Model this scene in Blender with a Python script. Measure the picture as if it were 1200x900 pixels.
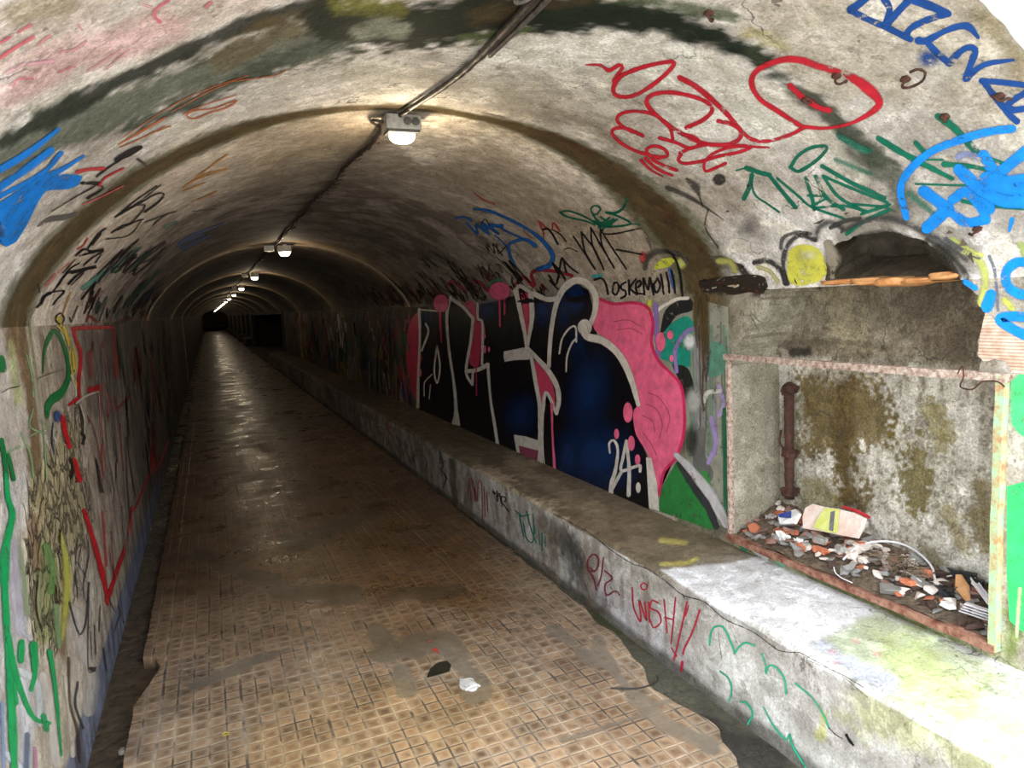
import bpy, bmesh, math, random
import numpy as np
from mathutils import Vector, Matrix, noise as mnoise
for o in list(bpy.data.objects): bpy.data.objects.remove(o)
SC = bpy.context.scene
COL = SC.collection
random.seed(7)
rng = np.random.default_rng(7)

# ------------------------------------------------------------------ camera
FPX = 820.0                                     # focal length in pixels of the 1200 x 900 frame
def cam_axes(vx=243.0, vy=372.0, roll=0.05):
    dy = np.array([vx-600, -(vy-450), -FPX]); dy /= np.linalg.norm(dy)
    h = np.array([1, roll, 0.0])
    up = np.cross(h, dy); up /= np.linalg.norm(up)
    right = np.cross(dy, up)
    return np.array([right, dy, up])
RM = cam_axes()                                 # world = RM @ camera vector
cam_d = bpy.data.cameras.new('camera'); cam = bpy.data.objects.new('camera', cam_d); COL.objects.link(cam)
cam_d.sensor_width = 36; cam_d.lens = FPX/1200*36; cam_d.clip_start = .01; cam_d.clip_end = 400
cam.matrix_world = Matrix([[*RM[0], 0], [*RM[1], 0], [*RM[2], 0], [0, 0, 0, 1]])
SC.camera = cam
# ------------------------------------------------------------------ light and exposure
EXPOSURE = 0.55
SKY = 6.3
LAMP_W = 7.0
LAMP_FAR_W = 5.5
wd = bpy.data.worlds.new('overcast'); SC.world = wd; wd.use_nodes = True
nt = wd.node_tree; nt.nodes.clear()
wo = nt.nodes.new('ShaderNodeOutputWorld'); wb = nt.nodes.new('ShaderNodeBackground')
tc = nt.nodes.new('ShaderNodeTexCoord'); sp = nt.nodes.new('ShaderNodeSeparateXYZ'); rp = nt.nodes.new('ShaderNodeValToRGB')
nt.links.new(tc.outputs['Generated'], sp.inputs[0]); nt.links.new(sp.outputs[2], rp.inputs[0])
rp.color_ramp.elements[0].color = (.66, .70, .76, 1); rp.color_ramp.elements[1].color = (.90, .96, 1.0, 1)
nt.links.new(rp.outputs[0], wb.inputs[0]); wb.inputs[1].default_value = SKY; nt.links.new(wb.outputs[0], wo.inputs[0])
SC.view_settings.view_transform = 'Standard'; SC.view_settings.look = 'None'
SC.view_settings.exposure = EXPOSURE; SC.view_settings.gamma = 1; SC.view_settings.use_curve_mapping = False

# ------------------------------------------------------------------ dimensions (metres, eye at the origin)
H = 1.6                      # eye above the floor; the springing of the vault is at eye height
XL, XR = -0.57, 2.19
XC, HA, RISE = (XL+XR)/2, (XR-XL)/2, 0.765
BX, BZ = 1.71, -1.2          # bench front and top
YM = 1.045                    # tunnel mouth
YEND = 96.0
RC = (HA*HA+RISE*RISE)/(2*RISE)
JOINTS = [2.72+5.38*k for k in range(13)]
LAMPY = [2.79+5.28*k for k in range(17)]
def zv(x):
    d = np.clip(np.abs(np.asarray(x, float)-XC), 0, HA)
    return .4*RISE*np.sqrt(np.clip(1-(d/HA)**2, 0, 1)) + .6*(np.sqrt(RC*RC-d*d)-(RC-RISE))
# ------------------------------------------------------------------ numpy noise
_perm = rng.random((64, 64, 64))
def vnoise(p):
    p = np.asarray(p, float); i = np.floor(p).astype(int); f = p-i; f = f*f*(3-2*f); i &= 63; j = (i+1) & 63
    r = 0
    for a in (0, 1):
        for b in (0, 1):
            for c in (0, 1):
                w = (f[..., 0] if a else 1-f[..., 0])*(f[..., 1] if b else 1-f[..., 1])*(f[..., 2] if c else 1-f[..., 2])
                r = r+w*_perm[(j if a else i)[..., 0], (j if b else i)[..., 1], (j if c else i)[..., 2]]
    return r
def fbm(p, sc, oct=4):
    p = np.asarray(p, float)*sc; r = 0; a = .5
    for k in range(oct): r = r+a*vnoise(p+17.3*k); p = p*2.03; a *= .5
    return r/(1-.5**oct)
def sstep(a, b, x):
    t = np.clip((x-a)/(b-a), 0, 1); return t*t*(3-2*t)

# ------------------------------------------------------------------ from photograph pixels to points on the tunnel's surfaces
def rays(px):
    px = np.asarray(px, float)
    v = np.stack([px[:, 0]-600, -(px[:, 1]-450), -FPX*np.ones(len(px))], -1)
    v = v@RM.T
    return v/np.linalg.norm(v, axis=1)[:, None]
def to_px(w):
    v = np.asarray(w, float)@RM
    z = np.maximum(-v[..., 2], 1e-3)
    return np.stack([600+FPX*v[..., 0]/z, 450-FPX*v[..., 1]/z], -1)
def hit(px, surf='T', off=0.0):
    r = rays(px); n = len(r)
    if surf in ('bf', 'bt', 'fl', 'nb'):
        ax, val, nn = {'bf': (0, BX, (-1, 0, 0)), 'bt': (2, BZ, (0, 0, 1)), 'fl': (2, -H, (0, 0, 1)), 'nb': (0, 2.46, (-1, 0, 0))}[surf]
        p = r*(val/r[:, ax])[:, None]
        return p+np.array(nn)*off
    lo = np.zeros(n); hi = np.full(n, 120.0)
    for _ in range(45):
        m = (lo+hi)/2; p = r*m[:, None]
        ins = (p[:, 0] > XL) & (p[:, 0] < XR) & (p[:, 2] > -H) & (p[:, 2] < np.where(p[:, 2] > 0, zv(p[:, 0]), 1e9))
        lo = np.where(ins, m, lo); hi = np.where(ins, hi, m)
    p = r*lo[:, None]
    e = 1e-3; x = np.clip(p[:, 0], XL+.004, XR-.004)
    dz = (zv(x+e)-zv(x-e))/(2*e)
    nv = np.stack([dz, 0*dz, -np.ones(n)], -1); nv /= np.linalg.norm(nv, axis=1)[:, None]
    nw = np.stack([np.where(p[:, 0] < XC, 1., -1.), 0*dz, 0*dz], -1)
    up = (p[:, 2] > 0)[:, None]
    return p+np.where(up, nv, nw)*off

# ------------------------------------------------------------------ object helpers
def link(o, parent=None):
    COL.objects.link(o)
    if parent is not None: o.parent = parent
    return o
def mesh_obj(name, verts, faces, mat, parent=None, smooth=False, cols=None):
    me = bpy.data.meshes.new(name); me.from_pydata([tuple(v) for v in verts], [], [tuple(f) for f in faces]); me.update()
    if cols is not None:
        a = me.color_attributes.new('Col', 'FLOAT_COLOR', 'POINT'); a.data.foreach_set('color', np.asarray(cols, np.float32).ravel())
    if mat: me.materials.append(mat)
    if smooth: me.polygons.foreach_set('use_smooth', [True]*len(me.polygons))
    return link(bpy.data.objects.new(name, me), parent)
def bm_obj(name, bm, mat, parent=None, smooth=False):
    me = bpy.data.meshes.new(name); bm.normal_update(); bm.to_mesh(me); bm.free()
    if mat: me.materials.append(mat)
    if smooth: me.polygons.foreach_set('use_smooth', [True]*len(me.polygons))
    return link(bpy.data.objects.new(name, me), parent)
def thing(name, label, cat, loc=(0, 0, 0), group=None):
    o = bpy.data.objects.new(name, None); o.empty_display_size = .1; COL.objects.link(o); o.location = loc
    return tag(o, label, cat, group)
def tag(o, label, cat=None, group=None):
    o['label'] = label
    if cat: o['category'] = cat
    if group: o['group'] = group
    return o
def structure(o): o['kind'] = 'structure'; return o
def lbl(o, t): o['label'] = t; return o
def add_box(bm, c, s, rot=None, bevel=0):
    r = bmesh.ops.create_cube(bm, size=1); vs = r['verts']
    M = Matrix.Translation(c) @ (rot.to_4x4() if rot else Matrix.Identity(4)) @ Matrix.Diagonal((*s, 1))
    bmesh.ops.transform(bm, matrix=M, verts=vs)
    if bevel:
        es = list({e for v in vs for e in v.link_edges})
        bmesh.ops.bevel(bm, geom=es, offset=bevel, segments=2, affect='EDGES', profile=.6)
    return bm
def add_cyl(bm, a, b, r1, r2=None, seg=16, caps=True):
    a, b = Vector(a), Vector(b); d = b-a
    M = Matrix.Translation((a+b)/2) @ d.to_track_quat('Z', 'Y').to_matrix().to_4x4()
    bmesh.ops.create_cone(bm, cap_ends=caps, segments=seg, radius1=r1, radius2=r1 if r2 is None else r2, depth=d.length, matrix=M)
def add_tube(bm, pts, rad, seg=8, wob=0):
    P = [Vector(p) for p in pts]; rings = []
    prev = None
    for i, p in enumerate(P):
        t = (P[min(i+1, len(P)-1)]-P[max(i-1, 0)]).normalized()
        n = t.orthogonal().normalized() if prev is None else (prev-t*prev.dot(t)).normalized()
        prev = n; b = t.cross(n)
        rr = rad[i] if hasattr(rad, '__len__') else rad
        rr *= 1+wob*(random.random()-.5)
        rings.append([bm.verts.new(p+(n*math.cos(2*math.pi*k/seg)+b*math.sin(2*math.pi*k/seg))*rr) for k in range(seg)])
    for a, b in zip(rings, rings[1:]):
        for k in range(seg): bm.faces.new((a[k], a[(k+1) % seg], b[(k+1) % seg], b[k]))
    bm.faces.new(rings[0][::-1]); bm.faces.new(rings[-1])
def spline(pts, step):
    P = np.asarray(pts, float)
    if len(P) < 3:
        n = max(2, int(np.linalg.norm(P[-1]-P[0])/step)+1)
        return P[0]+(P[-1]-P[0])*np.linspace(0, 1, n)[:, None]
    Q = np.vstack([2*P[0]-P[1], P, 2*P[-1]-P[-2]]); out = []
    for i in range(1, len(Q)-2):
        n = max(1, int(np.linalg.norm(Q[i+1]-Q[i])/step)); t = (np.arange(n)/n)[:, None]
        a, b, c, d = Q[i-1], Q[i], Q[i+1], Q[i+2]
        out.append(.5*((2*b)+(-a+c)*t+(2*a-5*b+4*c-d)*t**2+(-a+3*b-3*c+d)*t**3))
    out.append(P[-1:]); return np.vstack(out)

# ------------------------------------------------------------------ materials
def new_mat(name):
    m = bpy.data.materials.new(name); m.use_nodes = True; t = m.node_tree; t.nodes.clear()
    return m, t
class NT:
    def __init__(s, t): s.t = t
    def n(s, typ, **kw):
        nd = s.t.nodes.new('ShaderNode'+typ)
        for k, v in kw.items(): setattr(nd, k, v)
        return nd
    def l(s, a, b): s.t.links.new(a, b)
    def val(s, sock, v):
        if hasattr(v, 'is_output') or isinstance(v, bpy.types.NodeSocket): s.l(v, sock)
        else: sock.default_value = v
    def math(s, op, a, b=None, c=None, clamp=False):
        nd = s.n('Math', operation=op); nd.use_clamp = clamp; s.val(nd.inputs[0], a)
        if b is not None: s.val(nd.inputs[1], b)
        if c is not None: s.val(nd.inputs[2], c)
        return nd.outputs[0]
    def mix(s, f, a, b, mode='MIX'):
        nd = s.n('MixRGB', blend_type=mode); s.val(nd.inputs[0], f); s.val(nd.inputs[1], a); s.val(nd.inputs[2], b); return nd.outputs[0]
    def noise(s, vec, scale, detail=4, rough=.55, dist=0):
        nd = s.n('TexNoise'); s.l(vec, nd.inputs['Vector']); nd.inputs['Scale'].default_value = scale; nd.inputs['Detail'].default_value = detail
        nd.inputs['Roughness'].default_value = rough; nd.inputs['Distortion'].default_value = dist; return nd.outputs[0]
    def ramp(s, f, a, b, ca=(0, 0, 0, 1), cb=(1, 1, 1, 1)):
        nd = s.n('ValToRGB'); s.l(f, nd.inputs[0]); e = nd.color_ramp.elements; e[0].position = a; e[1].position = b; e[0].color = ca; e[1].color = cb; return nd.outputs[0]
    def bump(s, h, strength, dist, nrm=None):
        nd = s.n('Bump'); s.l(h, nd.inputs['Height']); nd.inputs['Strength'].default_value = strength; nd.inputs['Distance'].default_value = dist
        if nrm: s.l(nrm, nd.inputs['Normal'])
        return nd.outputs[0]
    def out(s, col, rough, nrm=None, metal=0, spec=.4, alpha=None, emis=None):
        p = s.n('BsdfPrincipled'); s.val(p.inputs['Base Color'], col); s.val(p.inputs['Roughness'], rough); p.inputs['Metallic'].default_value = metal
        p.inputs['Specular IOR Level'].default_value = spec
        if nrm: s.l(nrm, p.inputs['Normal'])
        o = s.n('OutputMaterial')
        if alpha is not None:
            s.val(p.inputs['Alpha'], alpha)
        s.l(p.outputs[0], o.inputs[0]); return p
def obj_co(N): return N.n('TexCoord').outputs['Object']
def rgba(c, a=1): return (*c, a)
def srgb(r, g, b):
    return tuple(((v/255)/12.92 if v/255 <= .04045 else ((v/255+.055)/1.055)**2.4) for v in (r, g, b))

def plaster_bump(N, co, k=1.0):
    a = N.noise(co, 9, 6, .6); b = N.noise(co, 70, 5, .65); c = N.noise(co, 2.2, 3, .5)
    h = N.math('ADD', N.math('MULTIPLY', a, .6), N.math('MULTIPLY', b, .25)); h = N.math('ADD', h, c)
    return h
def make_plaster(name, rough=.8, strength=.6, speck=.35, spec=.25, streak=False):
    m, t = new_mat(name); N = NT(t); co = obj_co(N)
    at = N.n('Attribute', attribute_name='Col'); col = at.outputs['Color']; al = at.outputs['Alpha']
    f1 = N.noise(co, 14, 8, .68); f2 = N.noise(co, 110, 4, .75); f3 = N.noise(co, 3.1, 5, .6, 1.2)
    v1 = N.ramp(f1, .32, .68, (.74, .73, .71, 1), (1.2, 1.2, 1.2, 1))
    v2 = N.ramp(f2, .3, .7, (1-speck, 1-speck, 1-speck, 1), (1+speck, 1+speck, 1+speck, 1))
    v3 = N.ramp(f3, .3, .7, (.86, .845, .83, 1), (1.1, 1.11, 1.12, 1))
    c = N.mix(1, col, v1, 'MULTIPLY'); c = N.mix(1, c, v2, 'MULTIPLY'); c = N.mix(1, c, v3, 'MULTIPLY')
    fk = N.ramp(N.noise(co, 6.5, 12, .78, .6), .515, .535, (.84, .83, .80, 1), (1.10, 1.10, 1.10, 1)); c = N.mix(1, c, fk, 'MULTIPLY')
    fk2 = N.ramp(N.noise(co, 23, 10, .75, .3), .40, .43, (.70, .68, .64, 1), (1, 1, 1, 1)); c = N.mix(1, c, fk2, 'MULTIPLY')
    # dark hairline cracks and pits
    vo = N.n('TexVoronoi', feature='DISTANCE_TO_EDGE'); wv = N.n('VectorMath', operation='ADD'); nn = N.n('TexNoise'); N.l(co, nn.inputs['Vector']); nn.inputs['Scale'].default_value = 4
    nn.inputs['Detail'].default_value = 5
    sc = N.n('VectorMath', operation='SCALE'); N.l(nn.outputs[1], sc.inputs[0]); sc.inputs[3].default_value = .7
    N.l(co, wv.inputs[0]); N.l(sc.outputs[0], wv.inputs[1]); N.l(wv.outputs[0], vo.inputs['Vector']); vo.inputs['Scale'].default_value = 1.1
    cr = N.math('LESS_THAN', vo.outputs['Distance'], .0045)
    cr = N.math('MULTIPLY', cr, N.ramp(N.noise(co, 1.7, 2), .5, .6))
    c = N.mix(N.math('MULTIPLY', cr, .7), c, (.05, .045, .04, 1))
    pit = N.ramp(N.noise(co, 38, 3, .5), .70, .76)
    c = N.mix(N.math('MULTIPLY', pit, .55), c, (.09, .08, .065, 1))
    # scaling plaster where alpha of the attribute is low
    v4 = N.n('TexVoronoi', feature='DISTANCE_TO_EDGE'); N.l(wv.outputs[0], v4.inputs['Vector']); v4.inputs['Scale'].default_value = 7
    sc_m = N.math('SUBTRACT', 1, al, clamp=True)
    crk = N.math('MULTIPLY', N.math('SUBTRACT', 1, N.ramp(v4.outputs['Distance'], .0, .09)), sc_m)
    c = N.mix(N.math('MULTIPLY', crk, .8), c, (.06, .05, .035, 1))
    h = plaster_bump(N, co)
    h = N.math('SUBTRACT', h, N.math('MULTIPLY', cr, .5)); h = N.math('SUBTRACT', h, N.math('MULTIPLY', pit, .3))
    nb = N.bump(h, strength, .012)
    hs = N.math('MULTIPLY', N.math('ADD', N.ramp(v4.outputs['Distance'], 0, .12), N.noise(co, 20, 4)), sc_m)
    nb = N.bump(hs, 1.0, .025, nb)
    N.out(c, rough, nb, spec=spec)
    return m
M_PLAST = make_plaster('old_plaster')
M_CONC = make_plaster('worn_concrete', .75, .55, .3)
M_ROUGHCONC = make_plaster('coarse_concrete', .9, 1.0, .5)

def make_paint(name, gloss=.45, wear=.42, wscale=45):
    m, t = new_mat(name); N = NT(t); co = obj_co(N)
    at = N.n('Attribute', attribute_name='Col'); col = at.outputs['Color']; al = at.outputs['Alpha']
    f = N.noise(co, wscale, 6, .75); g = N.noise(co, 9, 4, .6)
    k = N.math('ADD', N.math('MULTIPLY', f, .6), N.math('MULTIPLY', g, .4))
    hole = N.ramp(k, wear-.05, wear+.03)
    # soft edges break up into spray specks
    spk = N.noise(co, 260, 2, .6)
    a = N.math('ADD', al, N.math('MULTIPLY', N.math('SUBTRACT', spk, .5), N.math('MULTIPLY', N.math('MULTIPLY', al, N.math('SUBTRACT', 1, al)), 3.0)), clamp=True)
    a = N.math('MULTIPLY', a, hole)
    v = N.ramp(N.noise(co, 18, 5, .65), .3, .7, (.72, .72, .72, 1), (1.15, 1.15, 1.15, 1))
    c = N.mix(1, col, v, 'MULTIPLY')
    nb = N.bump(plaster_bump(N, co), .45, .012)
    N.out(c, gloss, nb, spec=.35, alpha=a)
    return m
M_PAINT = make_paint('sprayed_paint')
M_STAIN = make_paint('damp_stain', .6, .30, 22)
M_MURAL = make_paint('mural_paint', .35, .26, 60)

def make_simple(name, c1, c2, scale=12, rough=.6, metal=0, bump=.4, bd=.004, spec=.4):
    m, t = new_mat(name); N = NT(t); co = obj_co(N); f = N.noise(co, scale, 6, .7)
    N.out(N.ramp(f, .35, .65, rgba(c1), rgba(c2)), rough, N.bump(N.noise(co, scale*4, 4, .6), bump, bd), metal=metal, spec=spec); return m
M_RUST = make_simple('rusty_steel', srgb(104, 52, 36), srgb(168, 128, 108), 30, .8, .1, .8)
M_RUSTP = make_simple('rusty_painted_steel', srgb(120, 80, 60), srgb(205, 190, 176), 55, .75, 0, .8)
M_RUSTG = make_simple('rusty_steel_with_green_paint', srgb(176, 120, 80), srgb(150, 205, 160), 22, .75, 0, .8)
M_DRUST = make_simple('dark_rust', srgb(38, 26, 22), srgb(86, 52, 40), 25, .85, 0, 1)
M_CABLE = make_simple('black_cable_sheath', srgb(28, 24, 22), srgb(70, 62, 56), 30, .5, 0, .5)
M_CABLE2 = make_simple('grey_conduit', srgb(52, 48, 44), srgb(104, 100, 94), 20, .6, 0, .4)
M_GREYPL = make_simple('grey_lamp_housing', srgb(120, 116, 106), srgb(172, 168, 158), 25, .5, 0, .2)
M_WHITEPL = make_simple('white_lamp_housing', srgb(190, 184, 168), srgb(225, 222, 210), 15, .45, 0, .2)
M_BLACK = make_simple('black_rubber', srgb(18, 17, 16), srgb(40, 38, 36), 20, .5)
M_ORANGE = make_simple('terracotta_brick', srgb(176, 112, 62), srgb(212, 160, 104), 20, .85, 0, .8)

# floor tiles
PITCH = .0616
def make_tiles():
    m, t = new_mat('small_square_floor_tiles'); N = NT(t); co = obj_co(N)
    at = N.n('Attribute', attribute_name='Col'); al = at.outputs['Alpha']
    wn = N.n('TexNoise'); N.l(co, wn.inputs['Vector']); wn.inputs['Scale'].default_value = 1.4; wn.inputs['Detail'].default_value = 2
    wsc = N.n('VectorMath', operation='SCALE'); N.l(wn.outputs[1], wsc.inputs[0]); wsc.inputs[3].default_value = .014
    wa = N.n('VectorMath', operation='ADD'); N.l(co, wa.inputs[0]); N.l(wsc.outputs[0], wa.inputs[1])
    sx = N.n('SeparateXYZ'); N.l(wa.outputs[0], sx.inputs[0])
    X = N.math('ADD', N.math('DIVIDE', sx.outputs[0], PITCH), 100.15); Y = N.math('ADD', N.math('DIVIDE', sx.outputs[1], PITCH), 100.4)
    def dist(v):
        fr = N.math('FRACT', v); return N.math('MINIMUM', fr, N.math('SUBTRACT', 1, fr))
    dx, dy = dist(X), dist(Y)
    mod = dist(N.math('DIVIDE', X, 5.0)); mody = dist(N.math('DIVIDE', Y, 5.0))
    d = N.math('MINIMUM', dx, dy)
    thick = N.math('MINIMUM', N.math('MULTIPLY', mod, 5*.62), N.math('MULTIPLY', mody, 5*.8))
    d2 = N.math('MINIMUM', d, thick)
    edge = N.math('ADD', d2, N.math('MULTIPLY', N.math('SUBTRACT', N.noise(co, 60, 3), .5), .035))
    body = N.ramp(edge, .04, .075)               # 0 grout, 1 tile
    fl = N.n('CombineXYZ'); N.l(N.math('FLOOR', X), fl.inputs[0]); N.l(N.math('FLOOR', Y), fl.inputs[1])
    wh = N.n('TexWhiteNoise'); N.l(fl.outputs[0], wh.inputs['Vector'])
    tile = N.ramp(wh.outputs[0], 0, 1, rgba(srgb(114, 94, 76)), rgba(srgb(162, 136, 112)))
    n1 = N.noise(co, 1.3, 5, .6); n2 = N.noise(co, 26, 6, .7); n3 = N.noise(co, 5, 5, .65)
    tile = N.mix(1, tile, N.ramp(n2, .3, .7, (.6, .6, .6, 1), (1.35, 1.33, 1.28, 1)), 'MULTIPLY')
    worn = N.ramp(N.math('MULTIPLY', edge, 1.0), .10, .34, (1, 1, 1, 1), (0, 0, 0, 1))
    tile = N.mix(N.math('MULTIPLY', worn, .45), tile, rgba(srgb(196, 178, 150)))
    grout = N.mix(N.ramp(n3, .42, .58), rgba(srgb(92, 84, 78)), rgba(srgb(184, 168, 150)))
    c = N.mix(body, grout, tile)
    c = N.mix(1, c, at.outputs['Color'], 'MULTIPLY')
    mort = N.mix(n2, rgba(srgb(96, 88, 76)), rgba(srgb(150, 142, 128)))
    mort = N.mix(1, mort, at.outputs['Color'], 'MULTIPLY')
    mk = N.math('ADD', N.math('SUBTRACT', 1, al), N.math('MULTIPLY', N.math('SUBTRACT', n3, .5), 1.1))
    mk = N.math('ADD', mk, N.math('MULTIPLY', N.math('SUBTRACT', n2, .5), .9)); mm = N.math('MULTIPLY', N.ramp(mk, .36, .66), .85)
    c = N.mix(mm, c, mort)
    c = N.mix(1, c, N.ramp(n1, .35, .65, (.72, .70, .68, 1), (1.1, 1.1, 1.1, 1)), 'MULTIPLY')
    rgh = N.ramp(N.noise(co, 3.3, 5, .6), .35, .65, (.2, .2, .2, 1), (.56, .56, .56, 1))
    hb = N.math('MULTIPLY', body, N.math('SUBTRACT', 1, mm))
    h = N.math('ADD', N.math('MULTIPLY', hb, .5), N.math('MULTIPLY', n2, .35)); h = N.math('ADD', h, N.math('MULTIPLY', n3, .5))
    N.out(c, rgh, N.bump(h, .8, .004), spec=.5)
    return m
M_TILE = make_tiles()
def make_wet():
    m, t = new_mat('wet_dark_gutter'); N = NT(t); co = obj_co(N)
    f = N.noise(co, 18, 6, .7); g = N.noise(co, 3, 3)
    c = N.ramp(f, .3, .7, rgba(srgb(34, 28, 20)), rgba(srgb(98, 84, 64)))
    N.out(c, N.ramp(g, .4, .62, (.08, .08, .08, 1), (.6, .6, .6, 1)), N.bump(N.noise(co, 30, 6, .65), .9, .012), spec=.6); return m
M_WET = make_wet()

# ------------------------------------------------------------------ colour fields on the big surfaces
def poly_dist(P, line):
    """distance (px) from points P to polyline and the parameter along it"""
    best = np.full(len(P), 1e9); line = np.asarray(line, float)
    for a, b in zip(line, line[1:]):
        ab = b-a; t = np.clip(((P-a)@ab)/max(ab@ab, 1e-9), 0, 1); d = np.linalg.norm(P-(a+t[:, None]*ab), axis=1)
        best = np.minimum(best, d)
    return best
def inside(P, poly):
    poly = np.asarray(poly, float); c = np.zeros(len(P), bool); j = len(poly)-1
    for i in range(len(poly)):
        xi, yi = poly[i]; xj, yj = poly[j]
        k = ((yi > P[:, 1]) != (yj > P[:, 1])) & (P[:, 0] < (xj-xi)*(P[:, 1]-yi)/(yj-yi+1e-12)+xi)
        c ^= k; j = i
    return c
class Field:
    """albedo of one surface, per vertex; stains are laid where they sit in the photograph"""
    def __init__(s, V, base):
        s.V = V; s.C = np.ones((len(V), 4)); s.C[:, :3] = base; s.px = to_px(V); s.n = np.clip(.5+(fbm(V, 5, 5)-.5)*1.35, 0, 1); s.n2 = np.clip(.5+(fbm(V+9, 34, 4)-.5)*2.0, 0, 1); s.front = V[:, 1] > .3
    def mixm(s, m, col): m = np.clip(m, 0, 1)[:, None]; s.C[:, :3] = s.C[:, :3]*(1-m)+np.array(col)*m
    def line(s, pts, w, col, op=1, soft=.5, nz=.6):
        w = np.asarray(w, float); d = poly_dist(s.px, pts)/w
        d = d+nz*(s.n-.5)*2+.6*nz*(s.n2-.5)*2
        s.mixm(op*(1-sstep(1-soft, 1+soft*.3, d))*s.front, col)
    def poly(s, pts, col, op=1, soft=8, nz=.6):
        pts = np.asarray(pts, float); d = poly_dist(s.px, np.vstack([pts, pts[:1]])); d = np.where(inside(s.px, pts), -d, d)/soft
        d = d+nz*((s.n-.5)*4+(s.n2-.5)*2)
        s.mixm(op*(1-sstep(-1, 1, d))*s.front, col)
    def bandy(s, y0, y1, col, op=1, soft=.04, nz=1.0):
        y = s.V[:, 1]+nz*.06*(s.n-.5)*2
        s.mixm(op*sstep(y0-soft, y0+soft, y)*(1-sstep(y1-soft, y1+soft, y)), col)
    def rough(s, pts, soft=10, op=1):
        pts = np.asarray(pts, float); d = poly_dist(s.px, np.vstack([pts, pts[:1]])); d = np.where(inside(s.px, pts), -d, d)/soft+(s.n-.5)*3
        s.C[:, 3] *= 1-op*(1-sstep(-1, 1, d))
def ygrid(y0, y1, fine, yf=4.5, grow=1.03):
    ys = [y0]; st = fine
    while ys[-1] < y1:
        if ys[-1] > yf: st = min(st*grow, .6)
        ys.append(ys[-1]+st)
    ys[-1] = y1; return np.array(ys)
def grid_faces(nu, nv, flip=False):
    i, j = np.meshgrid(np.arange(nu-1), np.arange(nv-1), indexing='ij'); a = (i*nv+j).ravel(); b = a+nv
    F = np.stack([a, b, b+1, a+1], -1)
    return F[:, ::-1] if flip else F

def snap_edge(V, Frem, Fkeep, poly, zmin=-9):
    V = V.copy(); ids = np.intersect1d(np.unique(Frem), np.unique(Fkeep)); ids = ids[(V[ids, 2] > zmin) & (V[ids, 1] < 4)]
    P = spline(np.array(poly+[poly[0]], float), 3); q = to_px(V[ids]); out = []
    for a in q:
        d = np.linalg.norm(P-a, axis=1); k = d.argmin(); p = P[k]
        out.append(p+(vnoise(np.array([[p[0]*.13, p[1]*.13, 3.0], [p[0]*.13, p[1]*.13, 9.0]]))-.5)*5 if d[k] < 14 else a)
    V[ids] = hit(out, 'T'); return V
# ---- ceiling vault
HOLE_TOP = [(966, 326), (972, 296), (985, 284), (1008, 276), (1035, 272), (1062, 276), (1090, 288), (1108, 303), (1121, 322), (1121, 332), (1085, 331), (1010, 333), (976, 334)]
HOLE_BOT = [(857, 440), (857, 415), (868, 395), (880, 378), (888, 352), (892, 341), (915, 338), (940, 333), (975, 333), (1010, 331), (1085, 330), (1118, 320), (1133, 336), (1150, 352), (1156, 368), (1148, 392), (1145, 415), (1150, 440)]
ys = ygrid(YM, YEND, .011)
th = np.linspace(0, math.pi, 281)
xs = XC-HA*np.cos(th); xs[0] = XL; xs[-1] = XR
Yg, Xg = np.meshgrid(ys, xs, indexing='ij')
V = np.stack([Xg.ravel(), Yg.ravel(), zv(Xg.ravel())], -1)
V[:, 1] += np.where(np.abs(V[:, 1]-YM) < .001, .05*(fbm(V, 7)-.5), 0)
F = grid_faces(len(ys), len(xs), True)
cen = V[F].mean(1); cp = to_px(cen); hm = inside(cp+ (fbm(cen, 30, 3)[:, None]-.5)*9, HOLE_TOP) & (cen[:, 0] > 1.5) & (cen[:, 1] < 3)
F_hole_ceiling = F[hm]; F = F[~hm]
V = snap_edge(V, F_hole_ceiling, F, HOLE_TOP); V_CEIL = V
fc = Field(V, srgb(180, 170, 156)); y = V[:, 1]; x = V[:, 0]; n = fc.n
# far sections are grimier, and darkened in colour for the gloom inside
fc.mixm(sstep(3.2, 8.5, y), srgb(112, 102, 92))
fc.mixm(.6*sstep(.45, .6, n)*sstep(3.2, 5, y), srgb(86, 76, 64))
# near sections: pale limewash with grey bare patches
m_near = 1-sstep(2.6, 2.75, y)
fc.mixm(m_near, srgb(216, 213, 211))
fc.mixm(m_near*sstep(.5, .62, fbm(V+3, 3.0, 5))*.65, srgb(158, 152, 144))
fc.mixm(m_near*sstep(.56, .64, fbm(V+30, 11, 5))*.8, srgb(222, 218, 208))
fc.line([(1140, 60), (1080, 40), (1000, 60), (930, 20)], 90, srgb(172, 162, 144), .6, .6)
fc.line([(560, 75), (700, 60), (820, 90), (900, 150)], 45, srgb(226, 226, 222), .85, .6)
fc.line([(420, 95), (560, 105), (700, 130)], 30, srgb(198, 196, 186), .6, .6)
fc.line([(600, 118), (680, 130), (760, 190), (820, 260)], 26, srgb(176, 170, 160), .6, .6)
fc.line([(20, 60), (120, 40), (260, 10)], 50, srgb(196, 180, 170), .7, .7)
fc.line([(0, 110), (90, 60), (200, 35)], 26, srgb(212, 158, 166), .45, .8)
fc.line([(0, 150), (80, 110), (180, 75), (280, 30)], 13, srgb(222, 218, 212), .7, .6)
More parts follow.
